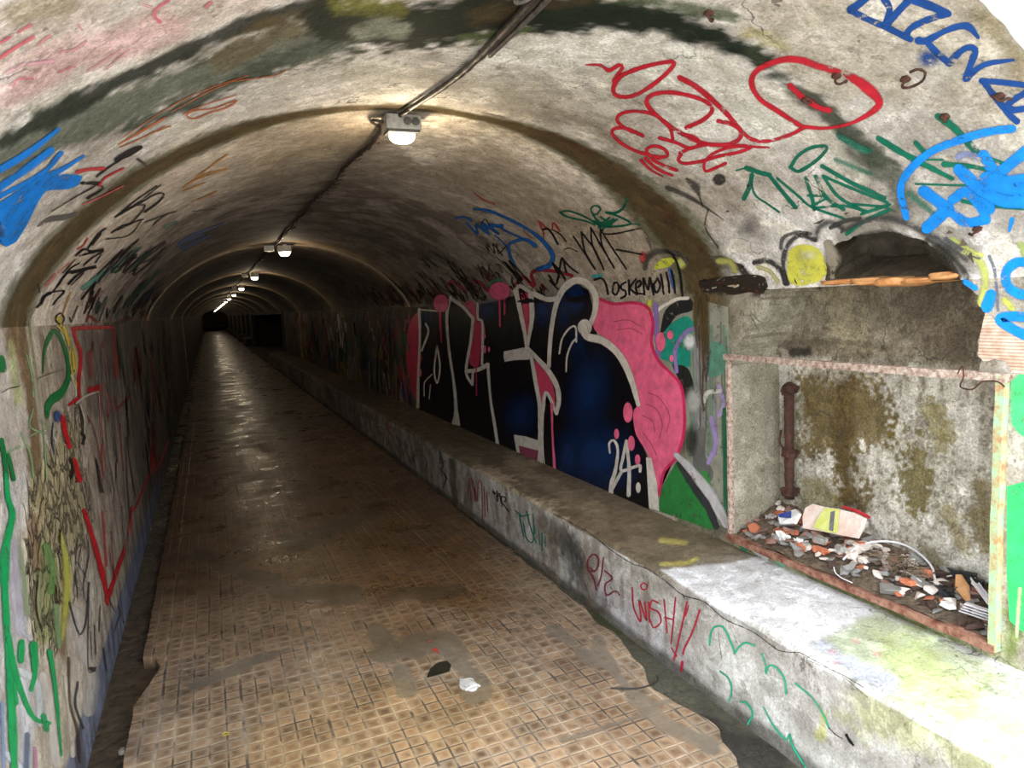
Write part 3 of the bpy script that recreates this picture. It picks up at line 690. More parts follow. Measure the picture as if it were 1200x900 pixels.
def paint_bench(f):
    y = f.V[:, 1]; top = (f.V[:, 2] > BZ-.02)*1.; front = 1-top; n = f.n; z = f.V[:, 2]
    f.mixm(front*sstep(.45, .6, n)*.5, srgb(146, 140, 134))
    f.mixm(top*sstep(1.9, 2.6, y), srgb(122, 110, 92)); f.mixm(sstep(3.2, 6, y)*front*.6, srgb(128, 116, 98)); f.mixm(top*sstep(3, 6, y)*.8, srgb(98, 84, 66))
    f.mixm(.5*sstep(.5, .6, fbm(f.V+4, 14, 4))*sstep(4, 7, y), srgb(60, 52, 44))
    T = lambda P: [(640+x_/2.143, 600+y_/2.143) for x_, y_ in P]
    keep = f.C.copy()
    # top: cement patch, moss
    f.poly(T([(286, 145), (480, 124), (545, 106), (830, 244), (812, 262), (745, 288), (730, 300), (690, 318), (655, 348), (560, 300), (430, 240), (330, 175)]), srgb(224, 224, 230), .97, 1.6, .35)
    f.poly(T([(745, 292), (830, 250), (960, 290), (1210, 420), (1210, 640), (1110, 615), (800, 440), (660, 350), (690, 318)]), srgb(176, 184, 156), .9, 6)
    f.line(T([(900, 380), (1000, 440), (1100, 480)]), 50, srgb(184, 196, 130), .7, .7); f.line(T([(1130, 560), (1190, 620)]), 30, srgb(190, 196, 156), .8)
    f.line(T([(690, 340), (790, 400), (860, 430)]), 16, srgb(176, 176, 192), .9, .6); f.line(T([(1120, 500), (1190, 440)]), 30, srgb(190, 196, 186), .7)
    for q in ((775, 322), (828, 355), (722, 378), (715, 350)): f.line(T([q, (q[0]+6, q[1]+3)]), 4, srgb(214, 150, 160), .6, .6, .3)
    for q in (((290, 70), (350, 78)), ((290, 130), (350, 130), (375, 118))): f.line(T(q), 4, srgb(196, 186, 104), .8, .6)
    f.line([(600, 540), (660, 575), (700, 600)], 12, srgb(150, 138, 116), .7); f.line([(560, 545), (600, 575), (660, 610)], 9, srgb(184, 170, 146), .7, .6, 1.2)
    f.line([(520, 520), (560, 540)], 9, srgb(110, 96, 74), .7)
    tp = f.C.copy(); f.C = keep
    # front
    f.line(T([(20, 60), (70, 120), (100, 190), (120, 240)]), 16, srgb(70, 68, 66), .85, .8); f.line(T([(60, 60), (150, 240)]), 9, srgb(38, 38, 38), .7, .8)
    f.line(T([(0, 30), (40, 60)]), 12, srgb(100, 96, 90), .6); f.line(T([(140, 200), (330, 380)]), 24, srgb(186, 182, 190), .6, .8)
    f.line(T([(820, 500), (1000, 560), (1100, 640)]), 50, srgb(170, 172, 130), .8, .7); f.line(T([(700, 510), (690, 560)]), 8, srgb(176, 176, 90), .7)
    f.line(T([(1150, 620), (1200, 650)]), 20, srgb(206, 214, 180), .6); f.line(T([(800, 440), (1100, 610)]), 6, srgb(132, 134, 110), .7)
    f.line(T([(300, 170), (600, 330), (650, 355)]), 8, srgb(150, 148, 146), .7, .5); f.line(T([(160, 110), (300, 200)]), 6, srgb(150, 146, 136), .6)
    f.line([(530, 540), (533, 590)], 4.5, srgb(84, 82, 62), .9, .4, .2)
    f.mixm(.75*(1-sstep(-1.585, -1.55, z+.03*(n-.5))), srgb(58, 52, 38))
    f.mixm(.6*sstep(.5, .62, fbm(f.V*np.array([1, 1.6, .5])+2, 7, 4))*sstep(2, 2.6, y), srgb(112, 100, 84))
    f.C[:, :3] = np.where(top[:, None] > .5, tp[:, :3], f.C[:, :3])
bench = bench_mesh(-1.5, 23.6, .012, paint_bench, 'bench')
tag(bench, 'long low concrete bench along the right wall, running from the mouth into the dark', 'bench')
def paint_dark(f): f.C[:, :3] = srgb(84, 76, 66)
for k, (y0, y1, lb) in enumerate(((38.6, 42.2, 'first far concrete bench block beyond the dark side recess'), (46.9, 50, 'second far concrete bench block beyond the dark side recess'), (56.3, 59, 'third far concrete bench block beyond the dark side recess'),
                              (66, 69, 'fourth far concrete bench block beyond the dark side recess'), (77, 80, 'last and farthest concrete bench block in the tunnel'))):
    tag(bench_mesh(y0, y1, 1, paint_dark, 'bench'), lb, 'bench', 'far bench blocks on the right')

# ------------------------------------------------------------------ rusty frame of the niche
fr = thing('niche_frame', 'rusty steel frame around the wall niche full of rubble', 'frame', (XR-.02, 1.94, -1.15))
Y0, Y1, Z0, Z1 = 1.335, 2.548, -1.15, -.297
def bar(name, a, b, w, t, mat, text=None, seg=40):
    bm = bmesh.new(); a, b = Vector(a)-fr.location, Vector(b)-fr.location; d = (b-a); n_ = seg
    up = Vector((0, 0, 1)) if abs(d.normalized().z) < .5 else Vector((0, 1, 0))
    rings = []
    for i in range(n_+1):
        p = a+d*i/n_; j = .004*mnoise.noise(p*9); q = .0025*mnoise.noise(p*40)
        rings.append([bm.verts.new(p+up*(w/2*s1+j+q*s1)+Vector((t*s2+q, 0, 0))) for s1, s2 in ((-1, -.5), (1, -.5), (1, .1), (.6, .5), (-.6, .5), (-1, .1))])
    for r0, r1 in zip(rings, rings[1:]):
        for k in range(6): bm.faces.new((r0[k], r0[(k+1) % 6], r1[(k+1) % 6], r1[k]))
    bm.faces.new(rings[0][::-1]); bm.faces.new(rings[-1]); bmesh.ops.recalc_face_normals(bm, faces=bm.faces)
    o = bm_obj(name, bm, mat, fr)
    if text: lbl(o, text)
bar('top_rail', (XR-.02, Y0-.02, Z1), (XR-.02, Y1+.015, Z1), .026, .03, M_RUSTP, 'top rail with worn pinkish paint over rust')
bar('upright', (XR-.012, Y1, Z1+.01), (XR-.012, Y1, Z0-.01), .014, .03, M_RUSTP, 'thin rusty upright on the left')
bar('upright', (XR-.015, Y0, Z1+.005), (XR-.015, Y0, Z0-.01), .024, .04, M_RUSTG, 'right upright with rust and light green paint')
bar('bottom_rail', (XR-.015, Y0-.01, Z0), (XR-.015, Y1+.01, Z0), .026, .05, M_RUST, 'heavily rusted bottom rail')
# twisted wire on the top rail
def tube_thing(name, pts, r, mat, label, cat, seg=8, wob=0, group=None, step=.01, smooth=True):
    bm = bmesh.new(); P = spline(np.array(pts), step)
    c = P.mean(0); add_tube(bm, P-c, r, seg, wob); o = bm_obj(name, bm, mat, None, smooth); o.location = c; return tag(o, label, cat, group)
w0 = hit([(1135, 425), (1133, 440), (1134, 455), (1131, 465)], 'T', .03); w1 = hit([(1131, 437), (1136, 428), (1138, 440), (1134, 452), (1148, 455), (1160, 446), (1178, 446), (1186, 452)], 'T', .035)
tube_thing('tie_wire', list(w1)+[], .0025, M_DRUST, 'rusty twisted wire tied round the right end of the niche frame top rail', 'wire')
# pipe inside the niche
pc = hit([(921, 452), (921, 580)], 'nb'); px_ = 2.455; py = 2.43
pp = thing('rusty_pipe', 'dark rusted vertical pipe fixed inside the niche', 'pipe', (2.42, py, -1.0))
def pz(v): return float(hit([(921, v)], 'nb')[0][2])*2.42/2.46
bm = bmesh.new(); P = [(0, 0, z_+1.0) for z_ in np.linspace(pz(583), pz(455), 24)]; add_tube(bm, P, .022, 14, .22); bm_obj('pipe_body', bm, M_DRUST, pp, True)
for v in (575, 530, 455):
    bm = bmesh.new(); z_ = pz(v)+1; lump(bm, (0, 0, z_), (.031, .031, .024), v, .5, 3); add_box(bm, (.03, .0, z_), (.04, .03, .02), None, .003); bm_obj('pipe_collar', bm, M_DRUST, pp)
bm = bmesh.new(); P = spline([(0, .01, pz(530)+1), (-.012, .045, pz(520)+1), (.0, .05, pz(505)+1)], .01); add_tube(bm, P, .006, 6); bm_obj('bent_strap', bm, M_DRUST, pp)

# ------------------------------------------------------------------ hooks on the vault
def hook(px, r, label, style=0, ang=0):
    p = Vector(hit([px], 'T', .001)[0]); q = Vector(hit([px], 'T', .05)[0]); n_ = (q-p).normalized(); t_ = Vector((0, 1, 0)); b_ = n_.cross(t_)
    t2 = t_*math.cos(ang)+b_*math.sin(ang); b2 = n_.cross(t2)
    S = {0: [(0, 0, -.01), (0, .1, .8), (.6, .2, 1.2), (1.2, 0, .9), (1.8, .2, .7), (2.2, .9, .6), (1.9, 1.5, .7), (1.2, 1.4, .7)],
         1: [(0, 0, -.01), (.1, .1, .9), (.7, .3, 1.2), (1.2, .2, .6), (1.1, -.3, .5)],
         2: [(-.8, 0, .1), (-.3, .2, .5), (.3, .1, .8), (.9, .3, .5), (1.2, -.1, .3)]}[style]
    pts = [p+(t2*a+b2*b+n_*c)*r for a, b, c in S]
    bm = bmesh.new(); P = spline(np.array([list(v-p) for v in pts]), .004); add_tube(bm, P, .0035, 8, .3)
    lump(bm, (0, 0, 0), (.012, .012, .008), 3, .4, 2)
    o = bm_obj('hook', bm, M_DRUST, None, True); o.location = p; tag(o, label, 'hook', 'rusty hooks in the vault')
hook((1062, 92), .03, 'rusty S-shaped hook hanging below the dark blue tag', 0, math.pi*.95)
hook((981, 88), .024, 'rusty hook on the rim of the red sprayed oval', 1, 2.4)
hook((945, 116), .014, 'small rusty hook inside the red sprayed oval', 2, 2.0)
hook((1172, 112), .022, 'rusty hook inside the last dark blue letter near the right edge', 2, 2.6)
hook((1146, 268), .022, 'bent rusty hook under the bright blue tag', 2, 0.4)
hook((831, 14), .016, 'small rusty hook at the top beside the green leak band', 1, 1.2)
hook((1108, 136), .013, 'tiny rusty stub at the upper end of the thick dark green stroke', 2, 1.0)

# ------------------------------------------------------------------ cable along the crown
def emis(name, c, s):
    m, t = new_mat(name); N = NT(t); e = N.n('Emission'); e.inputs[0].default_value = rgba(c); e.inputs[1].default_value = s; o = N.n('OutputMaterial'); N.l(e.outputs[0], o.inputs[0]); return m
M_GLOW = emis('lit_lamp_glass', (1.0, .90, .70), 14)
cb = thing('overhead_cable', 'dark twisted cable running along the crown of the vault from lamp to lamp', 'cable', (.78, 0, .74))
def crown(P, off=0): return [(x_-.78, y_, float(zv(x_))-off-.74) for x_, y_ in P]
bm = bmesh.new(); A_ = spline(crown([(.80, YM-.02), (.815, 1.4), (.822, 1.7), (.832, 2.05), (.825, 2.3), (.80, 2.5), (.775, 2.66)], .018), .02)
add_tube(bm, A_, np.interp(np.arange(len(A_)), [0, len(A_)*.5, len(A_)], [.010, .013, .009]), 10, .25); 
bm_obj('main_cable', bm, M_CABLE, cb, True)
bm = bmesh.new(); A2 = spline(crown([(.79, YM-.02), (.822, 1.4), (.84, 1.7), (.845, 2.05)], .016), .02); add_tube(bm, A2+np.array([.012, 0, -.004]), .008, 8, .1)
lbl(bm_obj('grey_conduit', bm, M_CABLE2, cb, True), 'paler grey conduit beside the cable')
bm = bmesh.new(); pts = [(.775, 2.66)]+[(.74+.012*math.sin(k*1.7), 2.95+.3*k) for k in range(14)]
pts2 = [(.745+.01*math.sin(k*2.1), 7+.8*k) for k in range(1, 102)]
add_tube(bm, spline(crown(pts+pts2, .02), .05), .010, 8, .5)
bm_obj('thin_cable', bm, M_CABLE, cb, True)
for k in range(60):       # short wrapped ends and ties
    bm = bmesh.new()
    y_ = 2.9+k*.13+random.random()*.05; x_ = .74+.012*math.sin((y_-2.95)/.3*1.7); p = crown([(x_, y_)], .022)[0]; a = random.random()*6.28
    add_tube(bm, spline([(p[0]-.012, p[1]-.02, p[2]), (p[0], p[1], p[2]-.012), (p[0]+.012+.02*math.cos(a), p[1]+.03*math.sin(a), p[2]-.006)], .006), .0028, 5)
    bm_obj('cable_tie', bm, M_DRUST, cb, True)
# loop of conduit at the very top
bm = bmesh.new(); lp = [(0.0+.028*math.cos(t_), .035*math.sin(t_), -.01-.028*abs(math.sin(t_*.5))) for t_ in np.linspace(0, 2*math.pi, 25)]
add_tube(bm, lp, .006, 10); add_tube(bm, spline([(-.10, -.02, -.005), (-.06, .02, -.02), (-.02, .03, -.02)], .01), .006, 8); add_tube(bm, spline([(-.06, -.05, -.0), (-.03, 0, -.02), (0, 0.03, -.02)], .01), .007, 8)
o = bm_obj('conduit_loop', bm, M_CABLE2, None, True); o.location = (.775, 1.60, .757); tag(o, 'loop of grey conduit at the top edge above the main cable', 'conduit')

# ------------------------------------------------------------------ lamps
def lamp_light(root, loc, w, r=.03):
    d = bpy.data.lights.new('lamp_light', 'POINT'); d.energy = w; d.color = (1.0, .80, .55); d.shadow_soft_size = r
    o = bpy.data.objects.new('lamp_light', d); link(o, root); o.location = loc; return o
M_GLASSG = make_simple('lamp_gasket', srgb(60, 58, 52), srgb(90, 86, 78), 20, .6)
L0 = thing('ceiling_lamp', 'nearest ceiling lamp, grey box with two round knockouts and glowing glass', 'lamp', (.775, 2.80, .757), 'ceiling lamps along the cable')
bm = bmesh.new(); add_box(bm, (0, 0, -.034), (.142, .09, .058), None, .007); bm_obj('housing', bm, M_GREYPL, L0)
for k, x_ in enumerate((.012, .046)):
    bm = bmesh.new(); add_cyl(bm, (x_, -.052, -.033), (x_, -.040, -.033), .0155, .0155, 24); add_cyl(bm, (x_, -.056, -.033), (x_, -.05, -.033), .008, .008, 20); bm_obj('knockout', bm, M_GLASSG, L0, False)
bm = bmesh.new(); add_box(bm, (0, 0, -.068), (.128, .082, .012), None, .003); bm_obj('gasket', bm, M_GLASSG, L0)
bm = bmesh.new(); r = bmesh.ops.create_uvsphere(bm, u_segments=24, v_segments=14, radius=1)
for v in r['verts']:
    p = v.co; v.co = Vector((math.copysign(abs(p.x)**.7, p.x)*.052, math.copysign(abs(p.y)**.7, p.y)*.034, -.076+min(0, p.z)*.034))
bm_obj('glass_cover', bm, M_GLOW, L0, True)
bm = bmesh.new(); add_tube(bm, spline([(-.068, 0, -.03), (-.10, .02, -.02), (-.09, .12, .0), (-.04, .2, .0)], .01), .006, 8, .3); bm_obj('feed_wire', bm, M_CABLE, L0, True)
lamp_light(L0, (0, 0, -.125), LAMP_W)
def make_far_lamp():
    r = thing('ceiling_lamp', 'x', 'lamp', (0, 0, 0), 'ceiling lamps along the cable')
    bm = bmesh.new(); add_box(bm, (.02, 0, -.006), (.30, .03, .012), None, .002); bm_obj('bracket', bm, M_CABLE, r)
    bm = bmesh.new(); add_box(bm, (-.085, -.01, -.045), (.10, .07, .06), None, .006); bm_obj('junction_box', bm, M_WHITEPL, r)
    bm = bmesh.new(); add_box(bm, (.075, 0, -.05), (.14, .08, .07), None, .008); add_box(bm, (.075, -.045, -.02), (.04, .01, .03), None, .003); bm_obj('housing', bm, M_WHITEPL, r)
    bm = bmesh.new(); q = bmesh.ops.create_uvsphere(bm, u_segments=20, v_segments=12, radius=1)
    for v in q['verts']:
        p = v.co; v.co = Vector((.075+math.copysign(abs(p.x)**.7, p.x)*.058, math.copysign(abs(p.y)**.7, p.y)*.035, -.086+min(0, p.z)*.045))
    bm_obj('glass_cover', bm, M_GLOW, r, True)
    return r
proto = make_far_lamp()
names = ['second', 'third', 'fourth', 'fifth', 'sixth', 'seventh', 'eighth', 'ninth', 'tenth', 'eleventh', 'twelfth', 'added thirteenth', 'added fourteenth', 'added fifteenth', 'added sixteenth', 'added seventeenth']  # farthest few lamps added to brighten the black far end
kids = list(proto.children)
for i, nm in enumerate(names):
    if i == 0: r = proto
    else:
        r = proto.copy(); COL.objects.link(r)
        for c in kids:
            d = c.copy(); COL.objects.link(d); d.parent = r
    r.location = (.76, LAMPY[i+1], .748); r['label'] = nm+' ceiling lamp from the tunnel mouth, white boxes on a dark bar'
    lamp_light(r, (.075, 0, -.15), LAMP_FAR_W*(1 if i < 3 else 1.0))

# ------------------------------------------------------------------ sprayed paint and felt-pen tags (children of the surface they are on)
class Paint:
    def __init__(s): s.d = {}; s.k = 0
    def buf(s, key):
        return s.d.setdefault(key, {'v': [], 'f': [], 'c': [], 'n': 0})
    def add(s, key, V, F, C):
        b = s.buf(key); n0 = b['n']; b['v'].append(V); b['f'] += [tuple(i+n0 for i in f) for f in F]; b['c'].append(C); b['n'] += len(V)
    def off(s, layer): s.k += 1; return .0012+layer*.0008+s.k*3e-6
    def stroke(s, key, pts, w, col, surf='T', soft=.15, op=1, layer=1, wob=.12, step=None, curve=True):
        P = np.asarray(pts, float)
        if len(P) < 2: return
        wmax = float(np.max(w)); step = step or max(.8, min(3, wmax*.5))
        if curve: S = spline(P, step)
        else: S = np.vstack([spline(P[i:i+2], step)[(1 if i else 0):] for i in range(len(P)-1)])
        seg = np.r_[0, np.cumsum(np.linalg.norm(np.diff(S, axis=0), axis=1))]; L = max(seg[-1], .01)
        W = np.interp(seg/L, np.linspace(0, 1, len(np.atleast_1d(w))), np.atleast_1d(w)) if np.ndim(w) else np.full(len(S), float(w))
        # round ends
        t0 = S[0]-S[min(1, len(S)-1)]; t0 = t0/(np.linalg.norm(t0)+1e-9); t1 = S[-1]-S[-2]; t1 = t1/(np.linalg.norm(t1)+1e-9)
        e = np.array([.5, .43, .25])
        S = np.vstack([S[0]+t0*W[0]*e[:, None], S, S[-1]+t1*W[-1]*e[::-1][:, None]])
        W = np.r_[W[0]*np.array([.1, .5, .86]), W, W[-1]*np.array([.86, .5, .1])]
        T = np.gradient(S, axis=0); T /= np.linalg.norm(T, axis=1)[:, None]+1e-9; Nn = np.stack([-T[:, 1], T[:, 0]], -1)
        ph = random.random()*99; idx = np.arange(len(S))*step/max(wmax, 2)
        wb_ = 1+wob*(vnoise(np.stack([idx*1.1+ph, 0*idx, 0*idx], -1))-.5)*2
        h = (W*wb_/2)[:, None]; cols_ = [-1-soft*.5, -1+soft, 0, 1-soft, 1+soft*.5]; al = [0, 1, 1, 1, 0]
        G = np.stack([S+Nn*h*c for c in cols_], 1).reshape(-1, 2)
        V = hit(G, surf, s.off(layer)); n = len(S)
        C = np.tile(np.array([[*col, a*op] for a in al]), (n, 1))
        F = [(i*5+j, i*5+j+1, i*5+6+j, i*5+5+j) for i in range(n-1) for j in range(4)]
        s.add(key, V, F, C)
    def poly(s, key, pts, col, surf='T', layer=0, op=1, smooth=True, g=14):
        P = np.asarray(pts, float)
        if smooth: P = spline(np.vstack([P, P[:1]]), 6)[:-1]
        bm = bmesh.new(); vs = [bm.verts.new((p[0], p[1], 0)) for p in P]
        try: f = bm.faces.new(vs)
        except Exception: bm.free(); return
        bmesh.ops.triangulate(bm, faces=[f])
        x0, y0 = P.min(0); x1, y1 = P.max(0)
        for ax, a, b in ((0, x0, x1), (1, y0, y1)):
            q = a+g
            while q < b:
                co = Vector((q, 0, 0)) if ax == 0 else Vector((0, q, 0)); no = Vector((1, 0, 0)) if ax == 0 else Vector((0, 1, 0))
                bmesh.ops.bisect_plane(bm, geom=bm.verts[:]+bm.edges[:]+bm.faces[:], plane_co=co, plane_no=no, dist=1e-4); q += g
        bm.verts.index_update(); V2 = np.array([v.co[:2] for v in bm.verts]); F = [[v.index for v in f.verts] for f in bm.faces]; bm.free()
        V = hit(V2, surf, s.off(layer)); s.add(key, V, F, np.tile(np.array([*col, op]), (len(V), 1)))
    def blob(s, key, c, rx, ry, col, surf='T', ang=0, soft=.6, op=1, layer=1):
        n, m = 28, 5; rr = [0, 1-soft, 1-soft*.6, 1-soft*.25, 1.0]; aa = [1, 1, .6, .2, 0]; G = []; C = []
        for r, a in zip(rr, aa):
            for k in range(n):
                t = 2*math.pi*k/n; x_, y_ = rx*r*math.cos(t), ry*r*math.sin(t); G.append((c[0]+x_*math.cos(ang)-y_*math.sin(ang), c[1]+x_*math.sin(ang)+y_*math.cos(ang))); C.append((*col, a*op))
        F = [(i*n+k, i*n+(k+1) % n, (i+1)*n+(k+1) % n, (i+1)*n+k) for i in range(m-1) for k in range(n)]
        s.add(key, hit(G, surf, s.off(layer)), F, C)
    def flush(s, info):
        for key, b in s.d.items():
            par, mat, label = info[key]; o = mesh_obj(key.split('#')[0], np.vstack(b['v']), b['f'], mat, par, True, np.vstack(b['c'])); lbl(o, label)
PT = Paint()
def TR(x0, y0, s): return lambda P: [(x0+a/s, y0+b/s) for a, b in P]
RED = srgb(196, 36, 54); DBLUE = srgb(22, 74, 148); BBLUE = srgb(22, 142, 240); GRN = srgb(12, 112, 88); BLK = srgb(26, 24, 26); WHT = srgb(214, 206, 194)
PINK = srgb(232, 104, 138); DPINK = srgb(206, 44, 92)
# -- dark blue letters, top right
K = 'graffiti_letters#dblue'; t = TR(800, 0, 3)
for p, w in (([(590, 33), (640, 60), (720, 95), (800, 135)], 8), ([(590, 33), (620, 12), (650, -14)], 9), ([(706, -10), (728, 30), (712, 85)], 8), ([(716, 85), (770, 25), (800, -6)], 9), ([(790, -12), (870, 18), (932, 45)], 10), ([(932, 45), (850, 72), (800, 100), (786, 128)], 8)): PT.stroke(K, t(p), w, DBLUE)
t = TR(1040, 0, 7.5)
for p, w in (([(275, 350), (345, 352), (520, 262), (650, 222), (725, 235), (800, 325)], [9, 8, 7, 8, 9, 4]), ([(340, 355), (430, 450), (545, 550)], 8), ([(545, 550), (640, 450), (710, 412), (775, 430), (735, 560), (690, 685)], [9, 8, 7, 9, 8, 8]),
             ([(700, 685), (790, 600), (900, 550), (1110, 522)], [8, 7, 6, 3]), ([(830, 706), (1000, 718), (1230, 745)], 7), ([(845, 710), (930, 825), (1000, 910), (1080, 1010), (1140, 1060)], 8), ([(1240, 800), (1130, 860), (1060, 920), (1100, 960), (1210, 950)], 8)): PT.stroke(K, t(p), w, DBLUE)
PT.blob(K, (1089, 68), 17, 13, DBLUE, soft=.85)
# -- red loops
K = 'graffiti_tag#red'; t = TR(680, 50, 3.333)
for p, w in (([(22, 84), (80, 86), (112, 106), (150, 86), (165, 95), (130, 145)], [1.5, 4, 5, 5, 4]), ([(135, 150), (175, 120), (265, 88), (362, 72), (350, 105), (280, 165), (205, 206), (145, 206), (130, 175), (165, 125), (255, 90)], 5.2), ([(390, 135), (460, 175), (560, 262), (635, 348), (678, 378), (740, 382), (825, 356), (872, 330)], [7, 7, 6, 5, 4, 5]),
             ([(872, 330), (780, 270), (700, 215), (670, 150), (700, 100), (790, 65), (860, 66), (940, 92), (1010, 112)], [6, 6, 7, 7, 9, 8]), ([(1040, 120), (1110, 165), (1168, 225), (1145, 265), (1060, 312), (960, 332), (872, 326)], [8, 13, 9, 4, 4, 5]), ([(820, 165), (870, 212), (930, 250), (972, 262)], 7),
             ([(415, 330), (480, 300), (516, 262), (490, 228), (420, 203), (340, 192), (275, 205), (262, 240), (320, 300), (400, 355), (480, 390), (560, 398), (618, 378), (628, 345), (595, 318), (540, 304)], 5.2),
             ([(362, 372), (350, 330), (300, 285), (230, 266), (165, 274), (144, 300), (180, 335), (245, 362)], 4.2), ([(245, 362), (190, 336), (142, 332), (124, 350), (160, 390), (220, 422), (300, 444), (340, 440), (330, 415), (290, 402), (260, 415), (272, 440), (310, 450)], 4.2),
             ([(310, 370), (370, 387), (430, 410), (468, 392), (445, 367), (402, 356)], 4.5), ([(390, 430), (430, 412), (500, 396), (600, 400), (668, 404), (620, 426), (540, 442), (480, 460), (410, 470), (384, 456), (395, 435)], 4.2),
             ([(738, 408), (610, 404), (530, 426), (488, 462), (490, 500), (530, 487), (568, 470)], [2.5, 4, 3.5, 4]), ([(238, 458), (270, 490), (322, 522)], [4, 3, 2]), ([(255, 450), (300, 490), (358, 516)], 4), ([(282, 455), (330, 480), (378, 497)], 4)): PT.stroke(K, t(p), w, RED, soft=.3)
# -- green tag
K = 'graffiti_tag#green'
for p, w in (([(640, 608), (662, 560), (672, 515)], 5.5), ([(668, 520), (682, 590), (735, 630), (778, 660)], 2.6), ([(650, 488), (700, 505), (740, 515)], 6), ([(742, 520), (790, 580), (842, 642)], 5), ([(770, 528), (850, 595), (905, 640), (1028, 684)], 3.2), ([(822, 485), (852, 440), (905, 408), (962, 406), (935, 448), (858, 500), (822, 485)], 4.4), ([(945, 480), (1060, 545), (1190, 605)], 5),
             ([(882, 530), (905, 600), (915, 650)], 4.5), ([(920, 520), (960, 600), (1030, 650)], 4.5), ([(950, 520), (1010, 600), (1110, 658)], 4), ([(952, 520), (1080, 575), (1200, 622)], 3.6), ([(890, 595), (965, 602), (905, 642), (1030, 636), (1120, 657), (1050, 630), (1200, 640)], 3.2), ([(1100, 668), (1210, 630)], 4), ([(1042, 746), (1100, 702), (1210, 650)], 5), ([(1010, 360), (1080, 400), (1130, 420)], 7), ([(610, 498), (645, 488)], 2)):
    PT.stroke(K, t(p), w, GRN, soft=.2, op=.95 if w < 6.5 else .6)
t = TR(800, 0, 3)
for p, w in (([(900, 408), (960, 452), (1060, 562)], 9), ([(1050, 545), (1150, 580)], 5), ([(690, 485), (790, 545), (950, 627)], [7, 8, 5]), ([(820, 500), (848, 530)], 6), ([(920, 575), (1050, 590), (1200, 645)], [7, 5, 3]), ([(860, 560), (915, 560)], 2.5), ([(820, 645), (1000, 650), (1200, 645)], 2.6), ([(985, 705), (1060, 720), (1200, 735)], [5, 4, 2])): PT.stroke(K, t(p), w, GRN, soft=.25)
for p, w in (([(560, 485), (640, 530)], 8), ([(540, 560), (660, 610)], 6), ([(800, 680), (880, 745)], 8)): PT.stroke(K, t(p), w, srgb(52, 132, 112), soft=.7, op=.6)
# -- bright blue, right
K = 'graffiti_tag#bblue'; t = TR(1000, 100, 3)
for p, w in (([(560, 150), (480, 160), (380, 188), (280, 228), (205, 290), (168, 360), (188, 462)], [10, 10, 10, 9, 10, 9, 8]), ([(250, 370), (335, 432)], 14), ([(335, 432), (262, 498)], 15), ([(340, 440), (400, 480), (465, 470)], 12), ([(350, 400), (400, 372), (452, 430), (468, 470)], 12), ([(375, 295), (450, 370), (480, 430)], 15), ([(460, 245), (520, 330), (610, 400)], 14), ([(620, 220), (540, 285), (490, 330)], 14), ([(480, 330), (540, 350), (620, 340)], 24), ([(430, 350), (520, 400), (620, 410)], 16),
             ([(560, 470), (550, 510)], [6, 3]), ([(620, 622), (575, 622), (540, 655), (545, 705), (590, 735), (620, 730)], 12), ([(486, 738), (472, 778)], 14), ([(610, 815), (560, 812), (515, 822), (560, 855), (620, 885)], 12), ([(395, 690), (430, 712)], 7)): PT.stroke(K, t(p), w, BBLUE, soft=.2, layer=2, wob=.06)
for p, w, c in (([(350, 545), (420, 590), (458, 640), (465, 700), (452, 765)], 10, srgb(196, 204, 110)), ([(535, 755), (560, 785)], 8, srgb(200, 204, 90)), ([(480, 600), (500, 660), (510, 790)], 4, srgb(110, 118, 140)), ([(590, 560), (610, 600)], 9, srgb(170, 190, 110)), ([(370, 250), (400, 240), (460, 260)], 8, srgb(140, 150, 196))): PT.stroke(K, t(p), w, c, soft=.5, op=.8)
K = 'graffiti_outline#grey'
for p, w in (([(-40, 515), (0, 492), (60, 470), (140, 468), (230, 505), (330, 560), (400, 615)], [4, 7, 8, 8, 7, 8, 5]), ([(-130, 540), (-120, 500), (-80, 480), (-40, 500)], 7)): PT.stroke(K, t(p), w, srgb(72, 72, 74), soft=.7, op=.7)
t = TR(780, 260, 2.857)
PT.poly(K, t([(414, 95), (440, 78), (480, 76), (515, 92), (535, 130), (540, 175), (500, 205), (450, 213), (415, 200), (408, 150)]), srgb(206, 204, 84), layer=1)
PT.blob(K, t([(480, 110)])[0], 14, 8, srgb(222, 222, 190), soft=.9, op=.6, layer=2)
for p, w, c in (([(400, 205), (395, 130), (412, 75), (450, 45), (500, 60)], 6, srgb(66, 64, 62)), ([(300, 135), (345, 130), (390, 165), (408, 205)], 7, srgb(52, 50, 48)), ([(310, 150), (350, 165), (378, 200)], 5, srgb(190, 186, 130)), ([(180, 130), (215, 132), (235, 160)], 8, srgb(176, 174, 96)), ([(150, 120), (190, 118), (260, 150)], 3, srgb(80, 78, 74)), ([(250, 150), (290, 200)], 9, srgb(60, 54, 50)), ([(555, 18), (600, -4), (650, -12)], 6, srgb(60, 62, 60)), ([(940, 55), (1000, 95), (1050, 120)], 5, srgb(88, 92, 104)), ([(1000, 100), (1060, 110)], 6, srgb(210, 214, 120))): PT.stroke(K, t(p), w, c, soft=.5, op=.85)
for q in ((843, 208, 11, 9), (877, 215, 3, 2.5), (946, 271, 3, 3), (853, 245, 2.5, 1.5)): PT.blob(K, (q[0]-0, q[1]+2), q[2]*.8, q[3]*.9, srgb(58, 54, 52), soft=.3, op=.85)
t = TR(680, 50, 3.333)
for p, w in (([(420, 535), (450, 560), (470, 610), (480, 640)], [6, 12, 3, 1]), ([(340, 565), (380, 580), (450, 615), (560, 690)], [6, 7, 3, 1]), ([(500, 650), (490, 720), (540, 800)], 2), ([(785, 800), (795, 760), (850, 740), (900, 745)], 5)): PT.stroke(K, t(p), w, srgb(66, 62, 62), soft=.5, op=.7)
